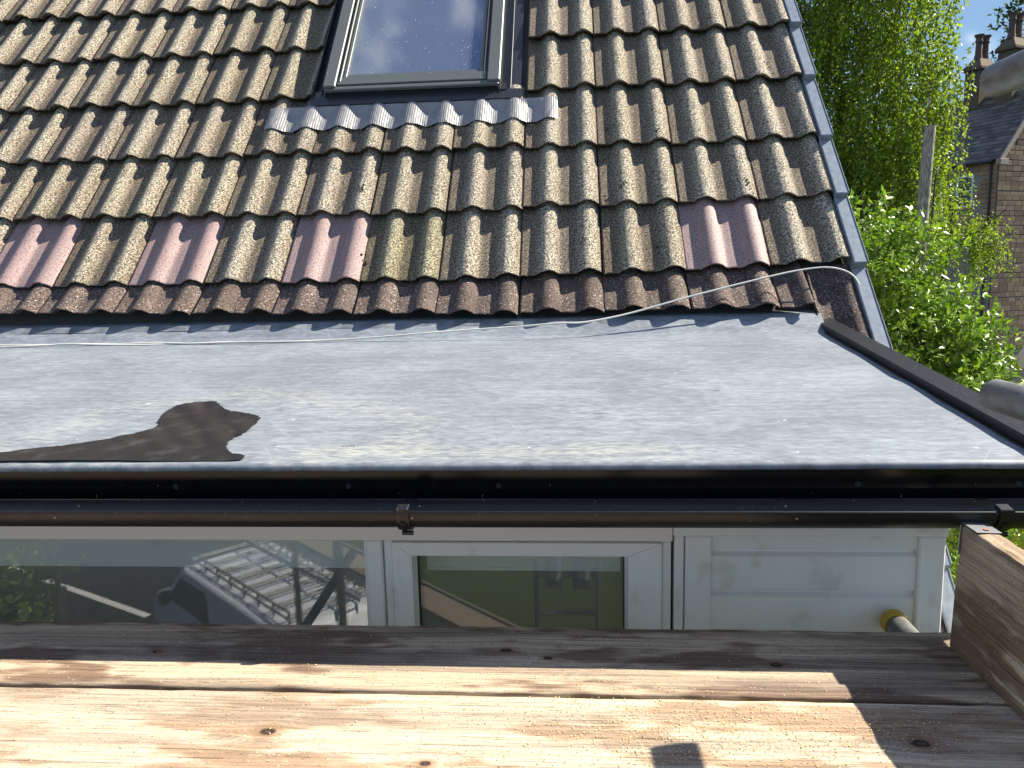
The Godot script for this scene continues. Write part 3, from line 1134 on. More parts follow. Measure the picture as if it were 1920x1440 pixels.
func build_shell(house: Node) -> MeshInstance3D:
	var mb := MB.new()                     # boarding under the tiles, open at the skylight
	slab(mb, -4.1, -1.06, 0.02, 3.42, -0.12, -0.075)
	slab(mb, -0.30, 0.99, 0.02, 3.42, -0.12, -0.075)
	slab(mb, -1.06, -0.30, 0.02, 1.24, -0.12, -0.075)
	slab(mb, -1.06, -0.30, 2.38, 3.42, -0.12, -0.075)
	slab(mb, 0.79, 0.99, -1.95, 0.02, -0.12, -0.075)
	var top := RP(0, 3.43, -0.075)          # back slope
	mb.quad(Vector3(-4.1, top.y, top.z), Vector3(-4.1, 2.6, top.z - 5.0), Vector3(0.99, 2.6, top.z - 5.0), Vector3(0.99, top.y, top.z))
	var roof := part("roof", mb, M.deck, house)
	for k in 12:
		mb = MB.new()
		var x := -4.1 + k * 0.425
		var pp := PackedVector3Array()
		for a in 11:
			var w := PI * a / 10.0
			for e in [x, x + 0.44]:
				pp.append(Vector3(e, top.y - 0.02 + 0.13 * sin(w) + (0.008 if e > x else 0.0), top.z + 0.13 * cos(w)))
		mb.grid(pp, PackedVector2Array(), PackedColorArray(), 11, 2, true)
		part("ridge_tile", mb, M.tile, roof)
	mb = MB.new()                           # end walls, back wall and floor
	for x in [0.94, -4.05]:
		var poly := [Vector3(x, 0, -1.75), Vector3(x, CY - 1.72, -1.75), Vector3(x, top.y - 0.08, top.z), Vector3(x, 2.55, top.z - 5.0), Vector3(x, 0, top.z - 5.0)]
		for k in range(1, 4):
			if x > 0:
				mb.tri(poly[0], poly[k + 1], poly[k])
			else:
				mb.tri(poly[0], poly[k], poly[k + 1])
	mb.cuboid(W(-4.0, -7.0, top.z - 5.0), W(0.93, -4.4, top.z - 4.9))
	part("end_wall", mb, M.render_wall, house)
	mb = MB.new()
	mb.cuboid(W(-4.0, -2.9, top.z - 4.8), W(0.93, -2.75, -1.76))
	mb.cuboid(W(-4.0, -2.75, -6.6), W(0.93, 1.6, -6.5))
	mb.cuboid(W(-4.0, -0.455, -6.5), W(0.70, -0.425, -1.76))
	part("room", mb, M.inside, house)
	return roof


func build_house() -> void:
	var house := thing("house", "house with mossy roll tiles, grey flat dormer roof, skylight and white window", "house", Vector3(-1.55, 0, -4.0))
	var roof := build_shell(house)
	build_tiles(roof)
	build_verge(roof)
	build_moss(roof)
	build_skylight(house)
	build_dormer(house)
	build_front(house)


# ---------------------------------------------------------------- on the roof

func smooth_path(pts: Array, per := 6) -> PackedVector3Array:
	var c := Curve3D.new()
	for k in pts.size():
		var a: Vector3 = pts[maxi(k - 1, 0)]
		var b: Vector3 = pts[mini(k + 1, pts.size() - 1)]
		var t := (b - a) / 6.0
		c.add_point(pts[k], -t, t)
	var out := PackedVector3Array()
	for k in (pts.size() - 1) * per + 1:
		out.append(c.samplef(float(k) / per))
	return out


func build_puddle() -> void:
	var pts := [[-1.45, -1.40], [-1.3, -1.432], [-1.12, -1.481], [-1.053, -1.503], [-0.987, -1.558], [-0.935, -1.628], [-0.954, -1.681], [-0.972, -1.746], [-0.973, -1.768], [-0.96, -1.815], [-0.895, -1.836], [-0.86, -1.797], [-0.817, -1.754], [-0.753, -1.726], [-0.717, -1.695], [-0.711, -1.654], [-0.705, -1.596], [-0.716, -1.552], [-0.716, -1.52], [-0.702, -1.485], [-0.682, -1.458], [-0.655, -1.446], [-0.642, -1.426], [-0.66, -1.411], [-0.8, -1.409], [-1.2, -1.409]]
	var poly := PackedVector2Array()
	var n := pts.size()
	for k in n:
		var a := Vector2(pts[k][0], pts[k][1])
		var b := Vector2(pts[(k + 1) % n][0], pts[(k + 1) % n][1])
		var a0 := Vector2(pts[(k + n - 1) % n][0], pts[(k + n - 1) % n][1])
		var b1 := Vector2(pts[(k + 2) % n][0], pts[(k + 2) % n][1])
		for f in 8:
			var q := a.cubic_interpolate(b, a0, b1, f / 8.0)
			var am := 0.007 * smoothstep(-1.415, -1.45, q.y)
			poly.append(q + Vector2(wob.get_noise_2d(q.x * 120.0, q.y * 120.0), wob.get_noise_2d(q.x * 120.0 + 50.0, q.y * 120.0)) * am)
	var ix := Geometry2D.triangulate_polygon(poly)
	var mb := MB.new()
	for q in poly:
		var y := lerpf(-0.3645, -0.2495, (q.y + 1.407) / -1.168) + 0.0035 * wob.get_noise_2d(q.x * 2.2, q.y * 4.0)
		mb.vert(W(q.x, y + 0.0035, q.y), Vector3(0, 0.995, 0.098).normalized(), q)
	for k in range(0, ix.size(), 3):
		var a := mb.v[ix[k]]
		if (mb.v[ix[k + 1]] - a).cross(mb.v[ix[k + 2]] - a).y > 0:
			mb.i.append_array([ix[k], ix[k + 2], ix[k + 1]])
		else:
			mb.i.append_array([ix[k], ix[k + 1], ix[k + 2]])
	single("puddle", mb, M.puddle, W(-0.95, -0.36, -1.5), "dark shallow puddle with ragged outline on the grey flat roof", "puddle")


func build_cable() -> void:
	var a := []
	var b := []
	var zs := [[-3.2, -0.246], [-2.6, -0.246], [-2.042, -0.243], [-1.902, -0.245], [-1.761, -0.243], [-1.614, -0.247], [-1.465, -0.244], [-1.33, -0.248], [-1.194, -0.246], [-1.06, -0.249], [-0.945, -0.247], [-0.793, -0.244], [-0.643, -0.236], [-0.493, -0.226], [-0.364, -0.219], [-0.199, -0.211], [-0.036, -0.2]]
	for k in zs.size():
		a.append(W(zs[k][0], zs[k][1] + 0.004, -2.600 + 0.005 * sin(k * 2.1)))
	for q in [[0.053, -0.195, -2.612], [0.2, -0.171, -2.650], [0.423, -0.117, -2.695], [0.685, -0.060, -2.745], [0.798, -0.040, -2.765], [0.88, -0.033, -2.772], [0.937, -0.042, -2.772], [0.972, -0.062, -2.762], [0.992, -0.095, -2.75]]:
		a.append(W(q[0], q[1], q[2]))
	for k in range(0, 12):                   # doubled back on itself along the fold
		b.append(W(-3.2 + k * 0.205, -0.2435 + 0.003 * sin(k * 1.9 + 1.0), -2.592 + 0.008 * sin(k * 2.6)))
	b.append(W(-0.78, -0.239, -2.603))
	var mb := MB.new()
	mb.tube(smooth_path(a, 8), 0.003, 8)
	mb.tube(smooth_path(b, 8), 0.003, 8)
	single("cable", mb, M.cable, W(-0.5, -0.25, -2.62), "thin off white cable trailing along the flashing and up over the tiles", "cable")


# ---------------------------------------------------------------- scaffold

func rod(a: Vector3, b: Vector3, r: float, hollow := true) -> MB:
	var mb := MB.new()
	mb.tube(PackedVector3Array([a, a.lerp(b, 0.02), a.lerp(b, 0.5), b]), r, 24, not hollow)
	if hollow:
		var k := mb.v.size()
		mb.tube(PackedVector3Array([b, a]), r - 0.004, 24, false)
		for n in range(k, mb.n.size()):
			mb.n[n] = -mb.n[n]
		var d := (b - a).normalized()
		var s := d.cross(Vector3.UP if absf(d.y) < 0.9 else Vector3.RIGHT).normalized()
		var u := s.cross(d)
		for e in [[a, -1.0], [b, 1.0]]:
			for w in 24:
				var d0 := s * cos(TAU * w / 24) + u * sin(TAU * w / 24)
				var d1 := s * cos(TAU * (w + 1) / 24) + u * sin(TAU * (w + 1) / 24)
				if e[1] < 0:
					mb.quad(e[0] + d0 * r, e[0] + d1 * r, e[0] + d1 * (r - 0.004), e[0] + d0 * (r - 0.004))
				else:
					mb.quad(e[0] + d0 * (r - 0.004), e[0] + d1 * (r - 0.004), e[0] + d1 * r, e[0] + d0 * r)
	return mb


func plank(x0: float, x1: float, z0: float, z1: float, top: float, uvo: Vector2, sd: float) -> MB:
	var mb := MB.new()
	var nu := 120
	var ring := []
	# section through the board, rounded arrises, going round from the back bottom edge over the top
	var r := 0.004
	for q in [[z0, -0.038], [z0, -r], [z0 + r * 0.3, -r * 0.3], [z0 + r, 0.0]]:
		ring.append(q)
	for k in range(1, 9):
		ring.append([lerpf(z0 + r, z1 - r, k / 9.0), 0.0])
	for q in [[z1 - r, 0.0], [z1 - r * 0.3, -r * 0.3], [z1, -r], [z1, -0.038]]:
		ring.append(q)
	var nv := ring.size()
	var p := PackedVector3Array()
	var uv := PackedVector2Array()
	for a in nu:
		var x := lerpf(x0, x1, float(a) / (nu - 1))
		for b in nv:
			var z: float = ring[b][0]
			var y: float = ring[b][1] + top
			var edge := 1.0 if (b < 4 or b > nv - 5) else 0.0
			z += edge * 0.0022 * wob.get_noise_2d(x * 24.0, sd + (5.0 if b < 4 else 9.0))
			y += 0.0009 * wob.get_noise_2d(x * 6.0, z * 40.0 + sd) - edge * 0.0012 * absf(wob.get_noise_2d(x * 60.0, sd + z * 3.0))
			p.append(W(x, y, z))
			uv.append(Vector2(x, (z - z0) + absf(ring[b][1])) + uvo)
	mb.grid(p, uv, PackedColorArray(), nu, nv, true)
	var e := 0.0
	for x in [x0, x1]:
		var q := [W(x, top - 0.038, z0), W(x, top - 0.038, z1), W(x, top - 0.002, z1), W(x, top - 0.002, z0)]
		if x == x0:
			mb.quad(q[0], q[1], q[2], q[3], Vector2(0, 0), Vector2(0.2, 0), Vector2(0.2, 0.04), Vector2(0, 0.04))
		else:
			mb.quad(q[3], q[2], q[1], q[0], Vector2(0, 0), Vector2(0.2, 0), Vector2(0.2, 0.04), Vector2(0, 0.04))
	mb.quad(W(x0, top - 0.038, z0), W(x1, top - 0.038, z0), W(x1, top - 0.038, z1), W(x0, top - 0.038, z1), Vector2(x0, 0), Vector2(x1, 0), Vector2(x1, 0.22), Vector2(x0, 0.22))
	return mb


func build_scaffold() -> void:
	var zs := [[-1.352, -1.1285, -0.669, "scaffold board nearest the window, half in the shade of the eaves"], [-1.1225, -0.896, -0.6715, "sun bleached scaffold board sprinkled with sawdust, second out from the window"], [-0.888, -0.664, -0.671, "third scaffold board out from the window"], [-0.656, -0.431, -0.6695, "fourth scaffold board out from the window"], [-0.424, -0.199, -0.6705, "fifth scaffold board out from the window, farthest from the house"]]
	for k in zs.size():
		var q: Array = zs[k]
		var mb := plank(-2.9, 0.715 - 0.01 * (k % 3), q[0], q[1], q[2], Vector2(2.95 if k < 2 else 0.7 * k, 0.004), k * 13.0)
		single("scaffold_board", mb, M.wood0 if k % 2 == 0 else M.wood1, W(-1.1, q[2] - 0.038, (q[0] + q[1]) / 2), q[3], "scaffold board", "scaffold boards laid side by side")
	# toe board on edge along the end of the platform
	var board := thing("toe_board", "weathered brown toe board standing on edge at the platform's right end", "toe board", W(0.668, -0.668, -0.75))
	var mb := MB.new()
	var nu := 60
	var ring := [[0.0, 0.0], [0.0, 0.045], [0.0, 0.09], [0.0, 0.135], [0.0, 0.18], [0.0, 0.214], [0.003, 0.218], [0.02, 0.219], [0.035, 0.218], [0.038, 0.214], [0.038, 0.0]]
	var nv := ring.size()
	var p := PackedVector3Array()
	var uv := PackedVector2Array()
	for a in nu:
		var z := lerpf(-1.297, -0.15, float(a) / (nu - 1))
		for b in nv:
			var x: float = ring[b][0]
			var y: float = ring[b][1]
			var rag := 0.003 * wob.get_noise_2d(z * 40.0, y * 60.0) + 0.002 * wob.get_noise_2d(z * 160.0, y * 150.0)
			p.append(W(0.647 + x + rag + y * 0.03, -0.668 + y + (0.002 * wob.get_noise_2d(z * 60.0, 2.0) if b > 3 and b < 9 else 0.0), z + (0.004 * wob.get_noise_2d(y * 90.0, x * 60.0) if a == 0 else 0.0)))
			uv.append(Vector2(z, y + x * 0.5))
	mb.grid(p, uv, PackedColorArray(), nu, nv)
	for b in nv - 2:
		mb.tri(p[0], p[b + 2], p[b + 1], Vector2(0, 0), Vector2(0.03, ring[b + 2][1]), Vector2(0.02, ring[b + 1][1]))
	part("plank", mb, M.wood2, board)
	mb = MB.new()                           # galvanised band over the sawn end
	mb.box(Transform3D(Basis(Vector3(0, 0, 1), -0.03), W(0.673, -0.4475, -1.276)), Vector3(0.040, 0.0016, 0.05), 0.0004)
	mb.box(Transform3D(Basis(Vector3(0, 0, 1), -0.03), W(0.673, -0.476, -1.3035)), Vector3(0.040, 0.058, 0.0016), 0.0004)
	part("end_band", mb, M.silver, board)
	mb = MB.new()
	mb.tube(PackedVector3Array([W(0.674, -0.4475, -1.262), W(0.674, -0.445, -1.262)]), 0.0045, 12)
	part("nail_head", mb, M.rust, board)
	# end guard rails
	single("scaffold_tube", rod(W(0.632, 0.254, -1.245), W(0.70, 0.262, 1.1), 0.02415), M.galv, W(0.66, 0.23, -0.1), "galvanised scaffold tube, the upper end guard rail above the toe board", "scaffold tube", "scaffold tubes")
	single("scaffold_tube", rod(W(0.628, -0.208, -1.178), W(0.69, -0.2, 1.1), 0.02415), M.galv, W(0.66, -0.23, -0.1), "galvanised scaffold tube, the lower end guard rail beside the black roof edge", "scaffold tube", "scaffold tubes")
	# transoms that carry the boards
	var tr := thing("scaffold_transom", "scaffold tube with yellow end cap butting against the white cladding", "scaffold tube", W(0.68, -0.80, -0.7), "scaffold transoms")
	part("tube", rod(W(0.676, -0.768, -1.585), W(0.672, -0.735, 0.62), 0.02415), M.galv, tr)
	mb = MB.new()
	mb.tube(PackedVector3Array([W(0.676, -0.7685, -1.600), W(0.676, -0.768, -1.597), W(0.676, -0.768, -1.572)]), 0.0285, 24, true, PackedFloat32Array([0.025, 0.0275, 0.0275]))
	part("end_cap", mb, M.yellow, tr)
	for x in [-1.15, -2.6]:
		single("scaffold_transom", rod(W(x, -0.736, -1.30), W(x, -0.734, 0.62), 0.02415), M.galv, W(x, -0.76, -0.35), "scaffold transom under the boards %s" % ("below the middle of the long window" if x > -2 else "at the far left end"), "scaffold tube", "scaffold transoms")
	# outer standards, ledger and brace, mirrored in the window
	for q in [[0.76, 0.42, 1.6, "outer scaffold standard at the toe board end"], [-1.2, 0.40, 1.6, "outer scaffold standard mirrored dark in the long window"], [-2.75, 0.42, 1.6, "outer scaffold standard at the far left end"]]:
		single("scaffold_standard", rod(W(q[0], -7.0, q[1]), W(q[0], q[2], q[1]), 0.02415), M.steel, W(q[0], -7.0, q[1]), q[3], "scaffold tube", "scaffold standards")
	single("scaffold_ledger", rod(W(-3.2, -0.785, 0.46), W(1.1, -0.785, 0.46), 0.02415), M.galv, W(-1.0, -0.81, 0.46), "long scaffold ledger under the outer ends of the transoms", "scaffold tube")
	single("scaffold_brace", rod(W(-1.14, -1.45, 0.46), W(-2.6, -3.6, 0.46), 0.02415), M.steel, W(-1.9, -3.62, 0.46), "slanting scaffold brace mirrored beside the van in the window", "scaffold tube")
	single("scaffold_prop", rod(W(-2.05, -7.0, 2.0), W(-2.05, 1.0, 2.0), 0.02415), M.steel, W(-2.05, -7.0, 2.0), "free standing tube in front of the van, mirrored in the window", "scaffold tube")
	# the ladder behind the lens and the boots on it
	var lad := thing("ladder", "aluminium ladder leaning on the scaffold, mirrored in the opening window", "ladder", W(-0.04, -7.0, 2.0))
	for x in [-0.21, 0.13]:
		mb = MB.new()
		var a := W(x, -7.0, 2.05)
		var c := W(x, -0.55, 0.47)
		var d := (c - a).normalized()
		mb.box(Transform3D(Basis(Vector3(1, 0, 0), d, Vector3(1, 0, 0).cross(d)), (a + c) / 2), Vector3(0.025, a.distance_to(c), 0.07), 0.004)
		part("stile", mb, M.galv, lad)
	for k in 24:
		var y := -6.75 + k * 0.2533
		mb = MB.new()
		var z := lerpf(2.05, 0.47, (y + 7.0) / 6.45)
		mb.tube(PackedVector3Array([W(-0.2, y, z), W(0.12, y, z)]), 0.014, 10)
		part("rung", mb, M.galv, lad)
	for q in [[-0.105, "left"], [0.045, "right"]]:
		var bt := thing("work_boot", "black work boot on the ladder rung, the %s of the pair mirrored in the window" % q[1], "boot", W(q[0], -1.674, 0.72), "boots on the ladder")
		mb = MB.new()
		var rows := [[0.12, 0.034, 0.05, 0.28], [0.10, 0.046, 0.062, 0.27], [0.05, 0.05, 0.07, 0.26], [0.0, 0.046, 0.068, 0.16], [-0.05, 0.05, 0.06, 0.105], [-0.11, 0.052, 0.05, 0.085], [-0.15, 0.044, 0.04, 0.066], [-0.17, 0.025, 0.03, 0.045]]
		var bp := PackedVector3Array()
		var sides := 14
		for a in sides:
			for r in rows:
				var w := TAU * a / sides
				var hh: float = r[3] * 0.5
				bp.append(W(q[0] + r[1] * signf(cos(w)) * pow(absf(cos(w)), 0.7), -1.664 + hh + hh * signf(sin(w)) * pow(absf(sin(w)), 0.6), 0.70 + r[0]))
		mb.grid(bp, PackedVector2Array(), PackedColorArray(), sides, rows.size(), true, true)
		part("upper", mb, M.boot, bt)
		mb = MB.new()
		mb.box(Transform3D(Basis(), W(q[0], -1.668, 0.675)), Vector3(0.10, 0.02, 0.29), 0.008)
		part("sole", mb, M.tyre, bt)
	# shavings left on the boards
	mb = MB.new()
	for n in 2300:
		var x := rng.randfn(0.17, 0.16)
		var z := rng.randfn(-1.04, 0.055)
		if n > 1550:
			x = rng.randf_range(-1.3, 0.6)
			z = rng.randf_range(-1.34, -0.9)
			if z < -1.2 and n % 3:
				continue
		if z > -1.119 and z < -0.9 or z < -1.135 and z > -1.345:
			var c := W(x, (-0.6705 if z > -1.12 else -0.668) + 0.0006, z)
			var l := rng.randf_range(0.0008, 0.0034) * (1.8 if rng.randf() < 0.06 else 1.0)
			var b := Basis.from_euler(Vector3(rng.randfn(0, 0.35), rng.randf() * TAU, rng.randfn(0, 0.35)))
			mb.box(Transform3D(b, c), Vector3(l, 0.0005, rng.randf_range(0.0005, 0.0012)))
	var o := single("sawdust", mb, M.sawdust, W(0.1, -0.67, -1.04), "pale yellow sawdust and shavings scattered over the scaffold boards", "sawdust")
	o.set_meta("kind", "stuff")


# ---------------------------------------------------------------- beyond the roof

func leaf(mb: MB, p: Vector3, dir: Vector3, up: Vector3, l: float, w: float, c: Color, fold := 0.2) -> void:
	var s := dir.cross(up).normalized()
	var nn := s.cross(dir).normalized()
	mb.col = c
	var k := mb.v.size()
	var mid := p + dir * l * 0.45
	mb.vert(p, nn, Vector2.ZERO)
	mb.vert(mid + s * w * 0.5 + nn * w * fold, (nn - s * 0.4).normalized(), Vector2.ZERO)
	mb.vert(p + dir * l, nn, Vector2.ZERO)
	mb.vert(mid - s * w * 0.5 + nn * w * fold, (nn + s * 0.4).normalized(), Vector2.ZERO)
	mb.i.append_array([k, k + 2, k + 1, k, k + 3, k + 2])


func rdir() -> Vector3:
	return Vector3(rng.randfn(), rng.randfn(), rng.randfn()).normalized()


# hanging birch twigs strung with small leaves
func weeping(mb: MB, wood: MB, lo: Vector3, hi: Vector3, strands: int, length: float, size: float, sd: float, dense: float) -> void:
	for n in strands:
		var q := Vector3(rng.randf(), rng.randf(), rng.randf())
		var p := lo + (hi - lo) * q
		if wob.get_noise_3d(p.x * 3.4 + sd, p.y * 1.7, p.z * 3.4) < -0.12 / dense:
			continue
		var l := length * rng.randf_range(0.45, 1.2)
		var sway := Vector3(rng.randfn(0.0, 0.16), -1.0, rng.randfn(0.0, 0.16))
		var pts := PackedVector3Array([p, p + sway * l * 0.5 + Vector3(rng.randfn(0, 0.05), 0.05, 0), p + sway * l])
		if rng.randf() < 0.35:
			wood.tube(pts, 0.004, 4, false)
		var tone := rng.randf_range(0.7, 1.25)
		var m := int(l / 0.028)
		for k in m:
			var f := float(k) / m
			var c := pts[0].lerp(pts[1], f * 2.0) if f < 0.5 else pts[1].lerp(pts[2], f * 2.0 - 1.0)
			c += rdir() * 0.05
			var g := tone * rng.randf_range(0.75, 1.25)
			var col := Color(0.26 * g, 0.37 * g, 0.028 * g).lerp(Color(0.11, 0.2, 0.025), rng.randf() * 0.45)
			leaf(mb, c, (Vector3(0, -0.7, 0) + rdir() * 0.8).normalized(), rdir(), size * rng.randf_range(0.75, 1.25), size * 0.72, col)


# a bushy crown: shoots on an uneven shell and inside it
func bushy(mb: MB, wood: MB, blobs: Array, shoots: int, size: float, bright: Color, dark: Color) -> void:
	for n in shoots:
		var bl: Array = blobs[rng.randi() % blobs.size()]
		var d := rdir()
		var rad := pow(rng.randf(), 0.35)
		var lumpy := 1.0 + 0.38 * wob.get_noise_3d(d.x * 2.6 + bl[0].x * 3.0, d.y * 2.6, d.z * 2.6)
		var p: Vector3 = bl[0] + d * bl[1] * rad * lumpy
		if wob.get_noise_3d(p.x * 4.0, p.y * 4.0, p.z * 4.0) < -0.28:
			continue
		var grow := (d * 0.8 + Vector3(0, 0.75, 0) + rdir() * 0.5).normalized()
		var l := size * rng.randf_range(1.8, 4.0)
		if rng.randf() < 0.25:
			wood.tube(PackedVector3Array([p - grow * l * 0.6, p + grow * l]), 0.003, 4, false)
		var tone := rng.randf_range(0.8, 1.2)
		for k in rng.randi_range(5, 8):
			var c := p + grow * l * rng.randf()
			var out := (grow * 0.5 + rdir() * 1.0 + Vector3(0, -0.1, 0)).normalized()
			leaf(mb, c, out, (Vector3.UP + rdir() * 0.7).normalized(), size * rng.randf_range(0.7, 1.25), size * 0.5, bright.lerp(dark, rng.randf() * 0.8) * tone, 0.16)


func limb(mb: MB, a: Vector3, b: Vector3, r0: float, r1: float) -> void:
	var m := a.lerp(b, 0.5) + rdir() * a.distance_to(b) * 0.06
	mb.tube(PackedVector3Array([a, m, b]), r0, 8, true, PackedFloat32Array([r0, (r0 + r1) / 2, r1]))


func tree(called: String, label: String, category: String, base: Vector3, wood: MB, leaves: MB, leaf_mat: Material) -> void:
	var t := thing(called, label, category, base)
	part("trunk", wood, M.bark, t)
	var c := part("crown", leaves, leaf_mat, t)
	c.set_meta("kind", "stuff")


func build_trees() -> void:
	var wood := MB.new()
	var lv := MB.new()
	var base := Vector3(4.4, 0, -13.2)
	limb(wood, base, W(4.5, 1.0, -13.2), 0.2, 0.1)
	limb(wood, W(4.5, 1.0, -13.2), W(4.2, 5.6, -13.4), 0.1, 0.03)
	for q in [[3.4, 3.6, -12.2], [5.2, 4.4, -12.6], [4.4, 3.0, -12.0], [5.5, 3.2, -13.0], [3.0, 4.6, -12.8]]:
		limb(wood, W(4.4, 1.6 + rng.randf(), -13.1), W(q[0], q[1], q[2]), 0.03, 0.008)
	weeping(lv, wood, W(2.6, 0.5, -13.8), W(5.55, 6.0, -11.8), 4600, 0.95, 0.062, 0.0, 1.15)
	weeping(lv, wood, W(3.3, -0.3, -13.4), W(5.1, 2.0, -11.9), 1000, 0.8, 0.062, 0.0, 1.8)
	weeping(lv, wood, W(5.3, 1.9, -13.2), W(5.95, 3.1, -12.2), 110, 0.8, 0.056, 5.0, 1.3)
	tree("birch_tree", "tall weeping birch with hanging yellow green leaves beside the roof verge", "tree", base, wood, lv, M.leaf)
	wood = MB.new()
	lv = MB.new()
	base = Vector3(8.3, 0, -17.6)
	limb(wood, base, W(8.2, 1.2, -17.4), 0.12, 0.05)
	for q in [[9.0, 0.9, -17.0], [7.9, 1.8, -17.2], [8.9, 0.2, -17.0]]:
		limb(wood, W(8.25, 0.2, -17.5), W(q[0], q[1], q[2]), 0.04, 0.012)
	weeping(lv, wood, W(7.55, 0.6, -18.0), W(8.35, 1.75, -16.8), 130, 0.75, 0.062, 9.0, 1.4)
	weeping(lv, wood, W(8.2, 0.0, -17.6), W(9.15, 0.85, -16.8), 150, 0.75, 0.062, 2.0, 1.6)
	tree("young_birch_tree", "slender young birch drooping in front of the stone house", "tree", base, wood, lv, M.leaf)
	wood = MB.new()
	lv = MB.new()
	base = Vector3(3.4, 0, -8.3)
	limb(wood, base, W(3.3, -1.5, -8.1), 0.11, 0.07)
	for q in [[2.7, 0.0, -7.8], [3.2, -0.1, -7.8], [3.9, -0.9, -7.7], [3.5, -1.0, -7.5]]:
		limb(wood, W(3.3, -1.7, -8.1), W(q[0], q[1], q[2]), 0.05, 0.012)
	bushy(lv, wood, [[W(2.55, -0.35, -7.9), Vector3(0.75, 0.85, 0.6)], [W(3.1, -0.55, -7.8), Vector3(0.55, 0.9, 0.6)], [W(3.0, -1.3, -7.6), Vector3(0.9, 0.9, 0.7)], [W(3.6, -1.05, -7.7), Vector3(0.5, 0.6, 0.5)], [W(3.35, -1.75, -7.3), Vector3(1.0, 0.75, 0.7)], [W(3.3, -2.9, -6.9), Vector3(1.1, 1.0, 0.8)]], 5200, 0.078, Color(0.29, 0.42, 0.05), Color(0.09, 0.18, 0.03))
	tree("garden_tree", "dense leafy green garden tree just below the roof edge", "tree", base, wood, lv, M.gloss_leaf)
	wood = MB.new()
	lv = MB.new()
	base = Vector3(36.0, 0, -68.0)
	limb(wood, base, W(35.8, 13.0, -68.0), 0.4, 0.1)
	bushy(lv, wood, [[W(35.6, 13.6, -68.0), Vector3(2.2, 2.0, 2.0)], [W(37.5, 14.5, -68.0), Vector3(2.5, 2.5, 2.0)], [W(37.0, 18.5, -68.0), Vector3(2.0, 2.5, 2.0)]], 420, 0.5, Color(0.05, 0.09, 0.03), Color(0.02, 0.05, 0.018))
	tree("dark_tree", "far dark green tree behind the right hand chimney", "tree", base, wood, lv, M.leaf)
	wood = MB.new()
	lv = MB.new()
	base = Vector3(-11.6, 0, 9.9)
	limb(wood, base, Vector3(-11.6, 1.4, 9.9), 0.12, 0.06)
	bushy(lv, wood, [[Vector3(-11.7, 1.6, 9.9), Vector3(1.7, 1.6, 1.6)], [Vector3(-11.3, 0.9, 9.4), Vector3(1.5, 1.0, 1.3)]], 900, 0.17, Color(0.16, 0.24, 0.04), Color(0.05, 0.10, 0.02))
	tree("street_bush", "round green bush beside the street, mirrored at the window's left end", "bush", base, wood, lv, M.leaf)


func build_pole() -> void:
	var mb := MB.new()
	mb.tube(PackedVector3Array([W(4.24, -7.0, -10.1), W(4.35, 0.06, -10.1), W(4.42, 1.1, -10.2), W(4.452, 1.578, -10.23)]), 0.07, 14, true, PackedFloat32Array([0.095, 0.075, 0.07, 0.066]))
	var t := thing("utility_pole", "bare weathered wooden pole rising out of the foliage", "pole", W(4.24, -7.0, -10.1))
	part("post", mb, M.pole, t)
	mb = MB.new()
	mb.tube(smooth_path([W(4.49, 1.06, -10.15), W(4.53, 1.0, -10.13), W(4.495, 0.9, -10.11), W(4.44, 0.1, -10.03)], 6), 0.012, 6)
	part("earth_wire", mb, M.seal, t)


